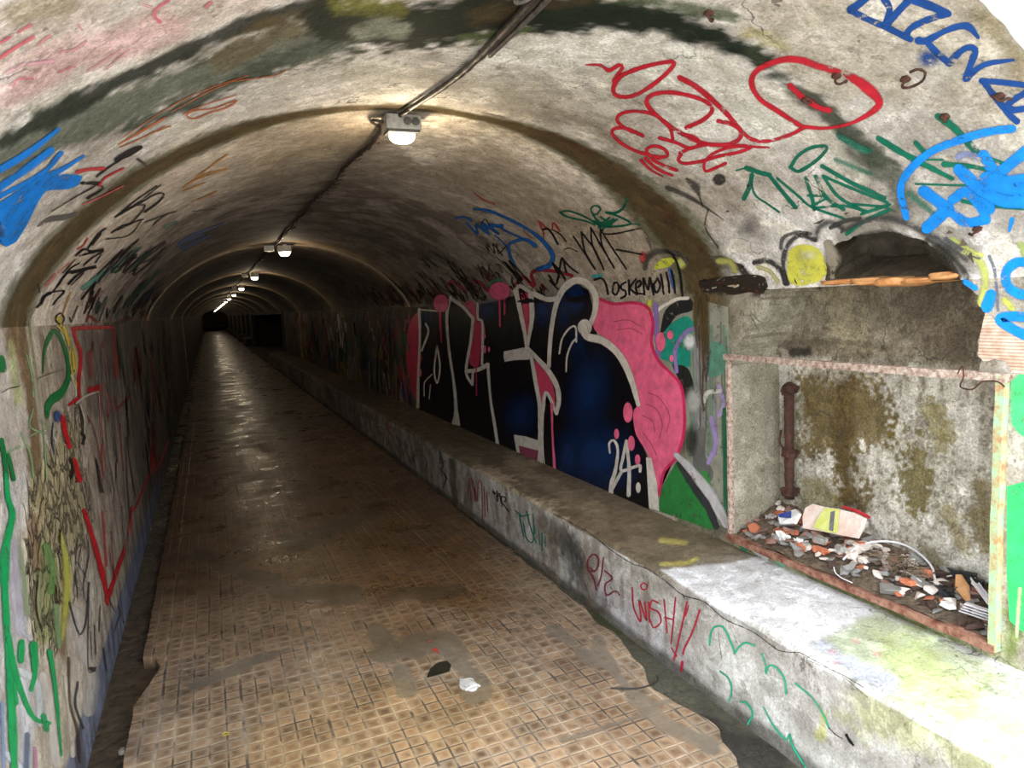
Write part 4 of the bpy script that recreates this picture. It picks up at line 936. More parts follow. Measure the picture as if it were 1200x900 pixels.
PT.blob(K, (878, 266), 14, 18, srgb(120, 116, 118), ang=.5, soft=.8, op=.5)

# -- the mural
K = 'graffiti_mural'; t = TR(460, 320, 3)
PT.poly(K, t([(95, 128), (165, 132), (200, 92), (245, 112), (300, 116), (430, 78), (452, 52), (500, 72), (570, 92), (600, 50), (640, 32), (690, 60), (706, 130), (720, 220), (800, 300), (865, 440), (860, 560), (895, 640), (905, 835), (800, 800), (700, 748), (570, 697), (440, 640), (360, 598), (230, 538), (92, 480)]), srgb(13, 12, 18), layer=0, smooth=False)
NAVY = srgb(16, 46, 92)
for c_, rx, ry, a_, o_ in (((640, 90), 18, 26, 0, .9), ((690, 420), 32, 60, .2, .75), ((720, 640), 55, 50, .3, .9), ((450, 500), 26, 34, .2, .75), ((530, 130), 16, 26, 0, .8), ((340, 130), 18, 16, 0, .8), ((120, 160), 12, 18, 0, .6), ((820, 700), 18, 24, 0, .5), ((620, 640), 18, 40, 0, .8), ((650, 260), 16, 30, 0, .5), ((600, 130), 9, 34, 0, .7)): PT.blob(K, t([c_])[0], rx, ry, NAVY, ang=a_, soft=.8, op=o_, layer=1)
PT.poly(K, t([(95, 132), (68, 160), (52, 220), (50, 300), (60, 380), (78, 440), (90, 440), (95, 330), (106, 300), (98, 280)]), srgb(196, 58, 88), layer=1)
PT.poly(K, t([(722, 88), (760, 102), (820, 104), (870, 104), (905, 128), (918, 180), (912, 245), (935, 305), (975, 350), (1010, 385), (1025, 440), (1026, 560), (1000, 645), (960, 690), (946, 740), (938, 775), (926, 720), (905, 650), (885, 612), (858, 570), (848, 520), (850, 480), (866, 462), (860, 400), (820, 310), (760, 240), (712, 200), (705, 160)]), PINK, layer=1)
PT.stroke(K, t([(722, 88), (780, 108), (850, 104), (900, 124), (918, 180), (912, 245), (935, 305), (980, 352), (1012, 388), (1026, 450), (1026, 560), (1000, 645), (960, 692), (946, 740), (938, 780)]), 3.4, DPINK, layer=2)
for p in ([(780, 170), (830, 165), (870, 185)], [(790, 200), (840, 195), (880, 215)], [(900, 420), (940, 440), (975, 500), (965, 560)], [(895, 460), (930, 480), (950, 530), (940, 580)], [(880, 500), (915, 520), (925, 560)], [(880, 560), (910, 600), (930, 640)]): PT.stroke(K, t(p), 1.0, srgb(178, 66, 92), soft=.6, op=.6, layer=2)
W = lambda p, w, **k: PT.stroke(K, t(p), w, WHT, layer=k.pop('layer', 3), **k)
W([(551, 328), (556, 240), (566, 160), (582, 95), (608, 48), (648, 24), (690, 38), (716, 84), (712, 140), (690, 196)], [5, 5, 5, 6, 8, 9, 8, 6, 5])
PT.blob(K, t([(678, 190)])[0], 9, 10, WHT, soft=.15, layer=3)
W([(672, 186), (686, 222), (745, 240), (800, 290), (838, 365), (866, 462)], [9, 10, 8, 8, 7, 5])
W([(588, 282), (598, 232), (622, 196), (645, 190), (648, 242)], 2.2); W([(612, 345), (616, 290), (632, 248), (645, 232)], 2.2)
W([(434, 60), (448, 120), (466, 210), (474, 262)], [6, 6, 5, 4]); W([(488, 70), (492, 150), (482, 220), (474, 262)], [6, 6, 5, 4]); W([(434, 60), (450, 44), (484, 66)], 5, op=.8); W([(498, 72), (545, 92), (585, 88)], 6)
PT.poly(K, t([(392, 276), (440, 266), (476, 262), (500, 284), (494, 302), (430, 306), (396, 312)]), WHT, layer=3)
W([(474, 262), (510, 300), (550, 345), (580, 400), (586, 450), (578, 492)], [5, 5, 6, 6, 6, 5]); W([(490, 296), (504, 380), (518, 460), (522, 560), (520, 675)], [4, 5, 5, 6, 7]); W([(540, 700), (530, 620), (526, 540), (532, 460), (540, 420), (556, 440), (574, 488)], [1, 2, 4, 5, 4, 3]); 
PT.poly(K, t([(500, 306), (530, 330), (560, 380), (572, 430), (572, 470), (560, 460), (548, 410), (530, 430), (524, 470), (512, 420)]), srgb(210, 70, 100), layer=2)
PT.stroke(K, t([(562, 462), (564, 560), (570, 660), (572, 700)]), [3.5, 2.4, 2.6, 4], PINK, layer=4)
PT.poly(K, t([(428, 568), (470, 574), (520, 590), (524, 676), (508, 668), (438, 632)]), WHT, layer=3, smooth=False); PT.poly(K, t([(446, 606), (515, 624), (510, 662), (450, 636)]), srgb(150, 70, 92), layer=4, smooth=False)
W([(206, 84), (192, 150), (200, 270), (216, 380), (224, 470), (216, 535)], [4, 3.5, 3, 3.2, 4, 3]); W([(226, 470), (236, 534)], 2.4); PT.poly(K, t([(224, 480), (208, 530), (236, 536)]), WHT, layer=3, smooth=False)
W([(206, 88), (250, 120), (285, 160)], 4); W([(285, 160), (276, 240), (260, 345), (280, 390)], [4, 3.5, 3.5, 3]); W([(300, 108), (302, 160), (318, 180), (316, 320)], 3); W([(262, 345), (300, 340), (336, 322)], 5); W([(336, 322), (346, 440), (360, 530), (370, 598)], [4, 3, 3.5, 4]); W([(284, 350), (282, 392)], 3)
PT.poly(K, t([(252, 108), (270, 92), (288, 104), (296, 140), (300, 172), (320, 170), (328, 200), (322, 240), (310, 270), (306, 325), (290, 335), (272, 318), (276, 240), (290, 165), (270, 130)]), srgb(198, 60, 88), layer=2)
for p, w in (([(296, 335), (297, 430)], 1.4), ([(378, 92), (380, 186)], 2.4), ([(396, 85), (396, 145)], 2.2), ([(168, 130), (170, 190), (174, 242)], [3, 2.4, 1.6])): PT.stroke(K, t(p), w, srgb(196, 62, 92), layer=4)
PT.blob(K, t([(172, 106)])[0], 10, 12, PINK, soft=.2, layer=4); PT.blob(K, t([(378, 62)])[0], 14, 12, PINK, soft=.2, layer=4); PT.stroke(K, t([(340, 50), (350, 30), (385, 22)]), 4, srgb(60, 130, 100), layer=3)
PT.poly(K, t([(452, 62), (478, 72), (482, 140), (474, 215), (462, 140)]), srgb(200, 62, 92), layer=2)
W([(95, 128), (97, 230), (92, 350), (90, 470)], [3.5, 3, 3, 4]); W([(95, 128), (165, 134)], 1.6); W([(118, 178), (127, 208), (104, 272)], 2.5); W([(158, 255), (148, 340), (158, 386), (168, 330), (158, 255)], 2.2); W([(112, 430), (114, 385), (140, 356)], 1.6); W([(130, 442), (135, 392)], 1.4)
for p, w in (([(192, 52), (212, 28), (250, 58)], 4), ([(262, 56), (300, 28), (335, 62)], 4), ([(432, 42), (460, 14), (494, 44)], 4), ([(500, 40), (490, 0), (530, -12), (600, 0), (632, 8)], 4)): PT.stroke(K, t(p), w, srgb(150, 34, 50), soft=.3, layer=1)
W([(766, 632), (764, 598), (780, 588), (794, 620), (786, 690), (772, 740), (770, 770)], [2, 3, 3.5, 4, 5, 6]); W([(770, 765), (806, 700)], 4); W([(824, 590), (812, 650), (806, 694), (850, 682), (872, 676), (872, 696)], 3.6); W([(824, 592), (834, 690), (832, 780)], [3.5, 4.5, 5]); PT.blob(K, t([(866, 754)])[0], 3.2, 7, WHT, soft=.2, layer=3)
PT.poly(K, t([(893, 648), (912, 650), (932, 740), (940, 836), (904, 826)]), WHT, layer=3, smooth=False)
for c_, rx, ry in (((830, 490), 6, 12.5), ((790, 565), 3.2, 6.5), ((842, 598), 4.4, 9.5), ((864, 655), 3.4, 6.5), ((945, 241), 6, 12), ((979, 217), 4, 5.5), ((984, 300), 2.6, 4.5), ((325, 222), 1.6, 3.5), ((326, 268), 1.8, 5), ((341, 268), 1.4, 3.4), ((100, 350), 1.5, 5)): PT.blob(K, t([c_])[0], rx, ry, PINK, soft=.12, layer=4)
# right of the mural: teal and purple piece, half washed away
K = 'graffiti_piece#teal'
PT.poly(K, t([(915, 120), (1060, 88), (1180, 120), (1188, 300), (1184, 880), (1140, 890), (1030, 640), (1020, 420), (960, 330), (925, 260)]), srgb(158, 158, 142), layer=0, smooth=False, op=.75)
for xx in range(1045, 1180, 11): PT.stroke(K, t([(xx, 200+30*math.sin(xx)), (xx+4, 430+60*math.sin(xx*3)), (xx+random.uniform(-6, 6), 640)]), random.uniform(1.5, 4), random.choice([srgb(96, 100, 84), srgb(120, 150, 128), srgb(150, 140, 160), srgb(190, 186, 170), srgb(70, 66, 52)]), layer=0, soft=.7, op=.6)
PT.poly(K, t([(940, 215), (960, 130), (1010, 96), (1050, 88), (1056, 130), (1000, 150), (966, 200)]), srgb(32, 32, 34), layer=0); PT.stroke(K, t([(915, 150), (950, 118), (1000, 92), (1040, 88)]), 4, WHT, layer=1)
PT.poly(K, t([(942, 300), (955, 215), (990, 170), (1040, 150), (1062, 175), (1050, 260), (1044, 330), (1010, 335), (970, 310)]), srgb(28, 142, 120), layer=0)
PT.poly(K, t([(1104, 260), (1130, 240), (1170, 260), (1175, 330), (1140, 365), (1106, 350)]), srgb(96, 152, 128), layer=0, op=.8)
PT.poly(K, t([(984, 320), (1040, 335), (1062, 420), (1040, 470), (1020, 400), (990, 340)]), srgb(34, 34, 34), layer=0)
PT.blob(K, t([(1045, 240)])[0], 9, 12, srgb(214, 216, 214), soft=.6, layer=1); PT.blob(K, t([(1060, 450)])[0], 12, 20, srgb(196, 196, 190), soft=.6, layer=0, op=.7)
for p, w, c in (([(926, 112), (930, 200), (936, 290)], 6, srgb(140, 112, 178)), ([(1000, 345), (996, 270), (1030, 210), (1068, 192)], 5, srgb(150, 128, 190)), ([(1108, 262), (1104, 330), (1110, 372)], 4, srgb(160, 150, 180)), ([(1150, 400), (1165, 460), (1150, 500)], 6, srgb(176, 160, 200)), ([(1122, 510), (1138, 600), (1112, 665)], 6, srgb(160, 140, 190)), ([(1096, 450), (1110, 420), (1150, 415)], 6, srgb(206, 204, 196)), ([(1168, 480), (1170, 640), (1172, 860)], 5, srgb(40, 110, 74)), ([(905, 100), (902, 130)], 5, srgb(214, 206, 70)), ([(1180, 200), (1186, 400), (1184, 560)], 3, srgb(130, 150, 130))): PT.stroke(K, t(p), w, c, soft=.35, layer=1, op=.85)
PT.poly(K, t([(936, 836), (946, 762), (985, 690), (1010, 664), (1050, 740), (1100, 830), (1128, 900), (1060, 880)]), srgb(44, 122, 58), layer=0); PT.poly(K, t([(1060, 560), (1095, 540), (1100, 640), (1130, 700), (1110, 740), (1060, 690)]), srgb(108, 108, 104), layer=0, op=.8)
PT.poly(K, t([(1080, 690), (1110, 700), (1130, 800), (1100, 760)]), srgb(60, 128, 66), layer=0)
PT.stroke(K, t([(1000, 640), (1050, 690), (1110, 770), (1175, 880)]), [7, 12, 14, 12], srgb(190, 186, 186), layer=2, soft=.3); PT.stroke(K, t([(1005, 668), (1060, 750), (1110, 820), (1140, 890)]), [4, 8, 9, 8], srgb(52, 52, 54), layer=2, soft=.3)
PT.blob(K, t([(1050, 590)])[0], 10, 22, srgb(56, 56, 52), soft=.6, op=.8, layer=1)
for p, w in (([(1085, 80), (1092, 200), (1098, 340)], [12, 9, 3]), ([(1100, 90), (1110, 260), (1106, 380)], [10, 6, 3]), ([(1070, 90), (1068, 180), (1075, 260)], [9, 5, 2]), ([(1095, 340), (1092, 440), (1098, 480)], 2.6)): PT.stroke(K, t(p), w, srgb(84, 68, 38), layer=4, soft=.7, op=.85)
K = 'broken_plaster#left'; t = TR(780, 260, 2.857)
PT.poly(K, t([(110, 205), (150, 190), (220, 180), (290, 175), (335, 185), (345, 215), (330, 240), (280, 235), (230, 245), (180, 232), (130, 236)]), srgb(44, 36, 30), layer=1); t = TR(800, 300, 3)
for _ in range(26): a, b = random.uniform(60, 290), random.uniform(78, 118); PT.stroke(K, t([(a, b), (a+random.uniform(10, 34), b+random.uniform(-12, 8))]), random.uniform(1, 2.6), random.choice([srgb(120, 110, 92), srgb(96, 50, 36), srgb(28, 24, 20), srgb(170, 160, 140)]), layer=2, soft=.4, wob=.6)
# mossy rim of the cavity
K = 'moss_rim'; t = TR(780, 260, 2.857)
PT.stroke(K, t([(575, 170), (600, 110), (640, 70), (700, 45), (780, 45), (860, 75), (920, 110), (960, 150), (985, 190)]), [5, 8, 9, 8, 9, 12, 16, 15, 8], srgb(44, 42, 34), layer=0, soft=.7, op=.85, wob=.7)
PT.stroke(K, t([(880, 60), (940, 95), (990, 150), (1010, 190)]), [8, 14, 12, 6], srgb(58, 60, 54), layer=0, soft=.8, op=.8, wob=.8)
PT.stroke(K, t([(545, 70), (560, 120), (560, 180)]), [9, 14, 9], srgb(150, 142, 126), layer=1, soft=.5, op=.9, wob=.5)
# lower right corner greens
K = 'graffiti_patch#green'; t = TR(800, 300, 3)
PT.poly(K, t([(1156, 440), (1175, 424), (1215, 412), (1215, 622), (1178, 618), (1158, 590)]), srgb(78, 206, 122), layer=0)
t = TR(800, 600, 3); PT.poly(K, t([(1142, -90), (1215, -110), (1215, 430), (1180, 410), (1150, 380), (1140, 200)]), srgb(58, 196, 108), layer=0, smooth=False)
PT.stroke(K, [(1192, 745), (1196, 690)], 5, srgb(180, 200, 150), soft=.5, layer=1)
t = TR(860, 575, 7.5); PT.stroke(K, t([(20, 400), (50, 450), (100, 520)]), 6, srgb(40, 130, 90), layer=1); PT.stroke(K, t([(350, 545), (390, 600), (430, 640)]), 8, srgb(96, 170, 134), layer=1); PT.stroke(K, t([(130, 470), (280, 590)]), 8, srgb(186, 186, 180), layer=0, soft=.4); PT.stroke(K, t([(860, 780), (900, 820)]), 7, srgb(70, 100, 100), layer=1)
K = 'exposed_brick#rib'; t = TR(800, 300, 3)
PT.poly(K, t([(1066, 196), (1120, 240), (1200, 292), (1216, 300), (1216, 420), (1160, 408), (1140, 370), (1095, 362), (1062, 374), (1040, 350), (1046, 280)]), (1, 1, 1), layer=0, smooth=False)
# -- tags between the joint and the mural
K = 'graffiti_tag#black'; t = TR(560, 220, 4.444)
B = lambda p, w=2.0, c=BLK, **k: PT.stroke(K, t(p), w, c, layer=k.pop('layer', 2), **k)
for p in ([(608, 478), (645, 470), (668, 498), (680, 552)], [(712, 494), (704, 540), (722, 556), (738, 520), (726, 492), (712, 496)], [(772, 490), (748, 508), (752, 528), (770, 536), (772, 560), (748, 576)], [(788, 480), (792, 556)], [(826, 474), (796, 520), (832, 556)], [(824, 522), (850, 506), (846, 482), (826, 498), (832, 545), (862, 552)], [(870, 556), (864, 468), (890, 530), (898, 466), (918, 556)], [(918, 556), (914, 500)], [(938, 470), (920, 508), (934, 546), (952, 506), (938, 472)]): B(p, 2.6)
for p in ([(955, 450), (964, 500), (970, 552)], [(984, 440), (996, 495), (1000, 546)], [(1010, 430), (1024, 490), (1030, 546)]): B(p, 2.6)
B([(985, 325), (1020, 352), (1052, 430), (1068, 562)], 3)
B([(372, 455), (410, 500), (440, 365), (462, 438)], 2.6); B([(440, 365), (480, 410), (522, 442)], 2)
for p in ([(500, 252), (545, 320), (612, 424)], [(540, 228), (610, 320), (658, 424)], [(590, 206), (655, 320), (712, 416)], [(640, 212), (700, 310), (776, 422)], [(540, 228), (560, 330), (612, 420)], [(590, 206), (600, 300), (656, 420)], [(640, 212), (650, 300), (710, 412)]): B(p, 2)
B([(340, 216), (365, 212), (390, 240), (418, 292)], 2.6); B([(390, 215), (430, 240), (462, 278)], 1.6); B([(722, 320), (790, 332), (860, 346)], 2); B([(660, 238), (720, 236), (850, 208)], 1.8); B([(636, 244), (655, 212)], 1.8); B([(450, 320), (480, 312), (520, 330)], 1.2); B([(340, 410), (300, 430)], 1)
for p in ([(20, 180), (40, 160), (60, 190)], [(40, 300), (60, 330), (50, 290), (90, 340), (80, 290), (130, 350)], [(100, 290), (110, 340), (150, 300)], [(0, 400), (30, 470), (20, 410), (60, 460)], [(60, 400), (60, 460), (90, 450)], [(100, 360), (180, 440)], [(130, 380), (210, 450)]): B(p, 1.4)
for p in ([(600, 460), (645, 456)],): PT.stroke(K, t(p), 4, srgb(70, 160, 160), layer=1)
PT.stroke(K, t([(1000, 425), (1012, 470), (1022, 520)]), 4, srgb(60, 100, 170), layer=1, soft=.5)
PT.stroke(K, t([(872, 415), (880, 370), (925, 335), (990, 330), (1050, 345), (1092, 385)]), [7, 9, 7, 6, 7, 5], srgb(78, 74, 72), layer=1, soft=.6, op=.8); PT.poly(K, t([(920, 430), (925, 400), (960, 368), (1010, 362), (1030, 380), (1000, 410), (950, 420)]), srgb(198, 204, 70), layer=1); PT.blob(K, t([(862, 362)])[0], 5, 9, srgb(200, 70, 70), soft=.5, layer=1); PT.blob(K, t([(1060, 390)])[0], 8, 10, srgb(196, 200, 120), soft=.7, layer=0)
PT.stroke(K, t([(870, 230), (890, 270), (905, 320)]), [3, 4, 2], srgb(96, 92, 92), layer=1, soft=.7, op=.7)
K = 'graffiti_tag#teal'
for p, w in (([(428, 126), (470, 118), (540, 140), (600, 172), (640, 200)], 2.2), ([(428, 126), (470, 150), (560, 170), (610, 190)], 2.2), ([(640, 205), (610, 150), (590, 110), (612, 90), (640, 104), (625, 130), (600, 140)], 2.2), ([(600, 170), (650, 180), (690, 150), (630, 205), (710, 160), (650, 210), (730, 160), (680, 200), (795, 185), (730, 145), (670, 126)], 2.4), ([(670, 126), (720, 128), (760, 100), (780, 50)], [3, 3, 2]), ([(795, 185), (850, 190)], 1.4), ([(620, 160), (660, 200), (700, 190), (640, 150)], 2.2)): PT.stroke(K, t(p), w, srgb(14, 96, 72), layer=2)
K = 'graffiti_tag#smallred'
for p, w in (([(318, 172), (345, 238)], 2.4), ([(318, 172), (380, 220), (395, 180), (428, 226)], 2.2), ([(345, 240), (340, 275)], 1.5), ([(-20, 25), (30, 60), (90, 85)], 1.6), ([(240, 225), (280, 260)], 1.4)): PT.stroke(K, t(p), w, srgb(176, 50, 52), layer=1, op=.85)
K = 'graffiti_tag#midblue'
MB_ = srgb(30, 100, 176)
for p, w in (([(-22, 110), (40, 114), (110, 138), (200, 180), (300, 240), (365, 305), (392, 360), (370, 405), (312, 422)], [2, 4, 3.5, 3.5, 4, 5, 6, 6, 5]), ([(300, 302), (250, 268), (185, 280), (160, 305), (172, 360), (200, 412)], [5, 4, 4, 4, 3]), ([(-120, 160), (-80, 150), (-30, 170)], 2.6), ([(-60, 180), (0, 240), (-10, 190), (60, 240), (20, 180), (110, 240), (60, 190), (130, 200)], 2.6), ([(40, 215), (100, 200), (160, 230), (280, 282)], 2.6), ([(0, 200), (60, 200), (130, 190)], 2.2), ([(90, 245), (140, 290), (170, 330)], 1.8)): PT.stroke(K, t(p), w, MB_, layer=1, soft=.25)
# -- left side of the vault
K = 'graffiti_tag#leftblue'; t = TR(0, 0, 3)
LB = srgb(20, 122, 214)
for p, w in (([(-10, 596), (100, 530), (200, 452)], [9, 8, 5]), ([(-10, 660), (90, 590), (175, 525)], 9), ([(-10, 690), (140, 610), (212, 535)], 6), ([(120, 640), (220, 590), (292, 545)], [9, 7, 3])): PT.stroke(K, t(p), w, LB, layer=1, soft=.3)
PT.poly(K, t([(-10, 712), (60, 668), (130, 628), (215, 610), (288, 618), (272, 648), (235, 662), (195, 664), (160, 668), (135, 700), (112, 745), (90, 790), (50, 850), (18, 866), (8, 830), (-10, 850), (-10, 770), (40, 740), (90, 712), (60, 715), (-10, 770)]), LB, layer=1)
for p, w, c in (([(-5, 145), (50, 112), (105, 82)], 3.6, srgb(214, 96, 112)), ([(-5, 198), (60, 155), (112, 125)], 4.5, srgb(214, 90, 108)), ([(130, 150), (172, 118)], 2.6, srgb(220, 130, 142)), ([(200, 178), (262, 168), (300, 140)], 2.4, srgb(220, 150, 160)), ([(560, 72), (540, 52), (548, 26), (590, -4)], 4, srgb(210, 96, 120)), ([(720, 20), (740, 2)], 4, srgb(214, 120, 140)), ([(40, 300), (58, 275), (112, 270)], 2, srgb(214, 110, 124)), ([(200, 250), (260, 228)], 2, srgb(200, 110, 120)), ([(270, 80), (284, 100)], 2.4, srgb(216, 150, 150)), ([(300, 250), (420, 170)], 1.6, srgb(214, 140, 140)), ([(370, 240), (450, 170)], 1.6, srgb(214, 140, 140)), ([(100, 220), (180, 210)], 5, srgb(222, 170, 180)), ([(20, 250), (80, 220)], 5, srgb(222, 180, 188)), ([(500, 10), (530, 20)], 3, srgb(220, 160, 170))): PT.stroke('graffiti_tag#pink', t(p), w, c, layer=1, soft=.6, op=.8)
K = 'graffiti_tag#orange'
for p, w in (([(415, 505), (500, 455), (578, 410)], [1.5, 3, 2]), ([(662, 412), (656, 398), (690, 384), (750, 378), (828, 350), (800, 374), (740, 392), (690, 412), (664, 412)], 2.0), ([(430, 480), (600, 370), (740, 305), (870, 262)], 1.2), ([(600, 390), (730, 320), (800, 290)], 1.2), ([(420, 515), (500, 480), (580, 440)], 1.4), ([(640, 400), (700, 372), (830, 330)], 1.2), ([(800, 285), (960, 262), (1010, 240)], 1.4)): PT.stroke(K, t(p), w, srgb(188, 100, 50), layer=1, op=.85)
for p, w in (([(640, 660), (700, 625), (800, 590), (720, 610), (650, 650)], 1.2), ([(690, 620), (800, 540)], 1.6), ([(520, 470), (600, 440)], 1.2), ([(640, 670), (720, 640)], 1.4), ([(700, 700), (760, 670)], 2)): PT.stroke(K, t(p), w, srgb(200, 140, 50), layer=1)
K = 'graffiti_tag#leftblack'
B = lambda p, w=2.0, c=BLK, **k: PT.stroke(K, t(p), w, c, layer=2, soft=.25, **k)
B([(405, 558), (450, 535), (492, 514)], [5, 8, 5]); B([(480, 555), (510, 575)], 3, srgb(70, 66, 66)); B([(335, 618), (380, 585), (425, 556)], 2); B([(130, 790), (170, 768), (215, 762), (265, 748)], [3, 7, 7, 4], srgb(88, 86, 86), op=.8); B([(180, 740), (260, 690), (330, 650), (300, 640), (360, 656), (305, 694)], [1, 1.4, 2, 3]); B([(285, 640), (345, 640)], 4)
PT.stroke(K, t([(268, 602), (310, 592), (362, 590)]), 4.5, srgb(190, 60, 64), layer=1, soft=.4); PT.stroke(K, t([(345, 650), (370, 620), (432, 588)]), 2.2, srgb(190, 40, 44), layer=2); PT.stroke(K, t([(290, 715), (350, 690), (430, 650)]), 1.4, srgb(200, 90, 96), layer=2)
t = TR(20, 170, 4.2875)
for p, w in (([(470, 438), (530, 400), (500, 424), (600, 378), (632, 370)], 1.6), ([(640, 332), (700, 290), (736, 245), (700, 240), (620, 285), (490, 358)], [3, 2.4, 2, 2, 1.6]), ([(500, 350), (600, 270), (700, 200)], 1.4), ([(540, 330), (640, 260), (720, 196)], 1.2), ([(520, 345), (560, 310), (640, 300), (580, 380), (530, 400)], 1.6), ([(350, 520), (400, 450), (440, 415)], 2), ([(375, 500), (420, 440)], 1.6), ([(440, 470), (560, 450), (620, 380)], 1.2), ([(290, 552), (330, 520), (370, 530), (430, 522), (310, 552)], 2.6), ([(330, 602), (372, 565), (430, 530)], 2), ([(96, 812), (118, 790), (130, 760), (162, 740)], [3, 4, 3]), ([(150, 740), (232, 730), (200, 770), (178, 800)], 1.8), ([(200, 702), (250, 640), (300, 628), (395, 608), (340, 622), (268, 640)], [2, 2.4, 3.4, 3.6, 3, 2.4]), ([(255, 695), (300, 650), (345, 620)], 2.6), ([(230, 660), (260, 620), (310, 590)], 1.8), ([(100, 700), (110, 740)], 1.2), ([(270, 700), (330, 640)], 1.4), ([(225, 640), (290, 570)], 1.2), ([(390, 590), (420, 545)], 1.4), ([(160, 750), (215, 690)], 1.4), ([(470, 600), (510, 550), (560, 545), (535, 590), (600, 545)], 1.3), ([(470, 640), (500, 610), (520, 620), (490, 640)], 1.6), ([(640, 385), (760, 340)], 1), ([(880, 330), (1000, 318)], 1), ([(680, 400), (740, 350), (800, 330)], 1)): B(p, w)
for p in ([(530, 640), (620, 560), (700, 505)], [(560, 640), (640, 570), (745, 488)], [(585, 655), (640, 610), (748, 512)], [(600, 580), (740, 480)], [(520, 610), (600, 560)], [(600, 600), (680, 568)]): PT.stroke(K, t(p), 1.8, srgb(58, 32, 44), layer=2)
for p, w, c, o in (([(330, 715), (380, 680), (430, 640)], 7, srgb(104, 176, 160), .7), ([(420, 660), (500, 600), (600, 520)], 5, srgb(120, 172, 160), .6), ([(480, 640), (560, 580), (620, 510)], 2, srgb(70, 140, 130), .8), ([(740, 410), (800, 385)], 4, srgb(110, 160, 140), .6), ([(300, 520), (330, 500), (350, 465)], 2.2, srgb(190, 56, 56), .9), ([(140, 700), (170, 670), (185, 650)], 5, srgb(206, 110, 110), .6), ([(200, 640), (260, 590)], 2, srgb(206, 110, 110), .6), ([(220, 860), (250, 780), (262, 740)], 2, srgb(206, 150, 60), .8), ([(380, 770), (420, 730)], 3, srgb(200, 150, 110), .6), ([(640, 840), (650, 890)], 4, srgb(150, 60, 50), .6), ([(345, 885), (360, 860), (400, 890)], 3, srgb(150, 30, 36), .9), ([(500, 890), (560, 870)], 5, srgb(110, 40, 36), .6), ([(880, 280), (980, 250)], 3, srgb(206, 170, 130), .5)): PT.stroke(K, t(p), w, c, layer=1, soft=.5, op=o)
B([(210, 900), (188, 878), (200, 850), (218, 846), (232, 870), (222, 900)], 1.8, srgb(60, 52, 24)); PT.stroke(K, t([(205, 870), (215, 900)]), 5, srgb(196, 180, 70), layer=1)
for p, w in (([(815, 498), (860, 462), (950, 424), (1034, 392)], [5, 5, 4, 2]), ([(830, 520), (890, 490), (970, 452)], [4, 5, 3]), ([(850, 480), (930, 450)], 4), ([(820, 510), (850, 505)], 4)): PT.stroke('graffiti_tag#crownblue', t(p), w, srgb(22, 78, 150), layer=1, soft=.3)
PT.stroke('graffiti_tag#crownblue', t([(612, 802), (650, 760), (692, 722)]), [7, 8, 3], srgb(26, 48, 72), layer=1, soft=.5)
# -- left wall
K = 'graffiti_drawing#leftred'; t = TR(0, 380, 5); DR = srgb(186, 28, 38)
for p, w, o in (([(422, 26), (480, 22), (655, 18)], [5, 5, 4.4], 1), ([(425, 24), (440, 90), (466, 160), (468, 240), (458, 320), (462, 430)], [4, 4.6, 4.2, 3.6], 1), ([(655, 20), (668, 100), (680, 300)], 7, .45), ([(524, 384), (590, 368)], 7, .85), ([(600, 395), (640, 440), (625, 540)], [8, 14, 4], .6), ([(578, 395), (588, 600), (600, 920)], [2, 2.6, 2], .8), ([(452, 436), (402, 472)], 4, 1), ([(362, 545), (380, 640), (402, 716)], 6, 1), ([(430, 800), (446, 850), (462, 912)], 6.5, 1), ([(680, 500), (710, 470), (760, 425)], 3, .6), ([(700, 580), (706, 700), (720, 860)], 1.8, .5), ([(520, 180), (530, 300)], 6, .4), ([(600, 110), (620, 300)], 5, .35)): PT.stroke(K, t(p), w, DR, layer=1, soft=.25 if o > .8 else .7, op=o)
t = TR(0, 600, 3)
for p, w, o in (([(294, -4), (335, 130), (365, 250), (376, 326)], [5.5, 6, 7, 3], 1), ([(374, 312), (410, 205), (448, 90), (462, -20)], [6, 5, 4, 2], 1), ([(358, 0), (366, 100), (372, 190)], 3, .6), ([(462, 0), (478, -20), (500, -80), (530, -150), (532, -230), (548, -150), (592, -250)], 2.2, .9)): PT.stroke(K, t(p), w, DR, layer=1, soft=.2, op=o)
t = TR(0, 380, 5); GD = srgb(24, 108, 56)
K = 'graffiti_drawing#leftgreen'
for p, w in (([(246, 290), (250, 200), (268, 110), (305, 40), (340, 62), (376, 150), (396, 250), (392, 330), (350, 405), (300, 440), (275, 480), (270, 545)], [1.2, 2, 3, 6, 4, 4, 5, 5.5, 7, 12, 9, 4]), ([(0, 205), (8, 262)], 9), ([(40, 765), (58, 840), (72, 910)], 5), ([(0, 680), (20, 800), (30, 900)], 6)): PT.stroke(K, t(p), w, GD, layer=2, soft=.2)
for p, w in (([(150, 180), (180, 300), (190, 420)], 3), ([(190, 500), (170, 600), (260, 640)], 3), ([(120, 640), (170, 760), (190, 900)], 3), ([(20, 760), (110, 715)], 3), ([(230, 560), (270, 600)], 2), ([(250, 640), (270, 900)], 2), ([(160, 660), (290, 600)], 2)): PT.stroke(K, t(p), w, srgb(134, 170, 120), layer=1, soft=.6, op=.7)
for p, w in (([(330, 10), (370, 50), (412, 92)], 2), ([(412, 128), (402, 190), (422, 292), (440, 250), (430, 150), (412, 130)], 1.4), ([(412, 292), (442, 350), (432, 402)], 1.6), ([(370, 20), (400, 120)], 4), ([(420, 160), (428, 260)], 3)): PT.stroke(K, t(p), w, srgb(206, 184, 62), layer=2)
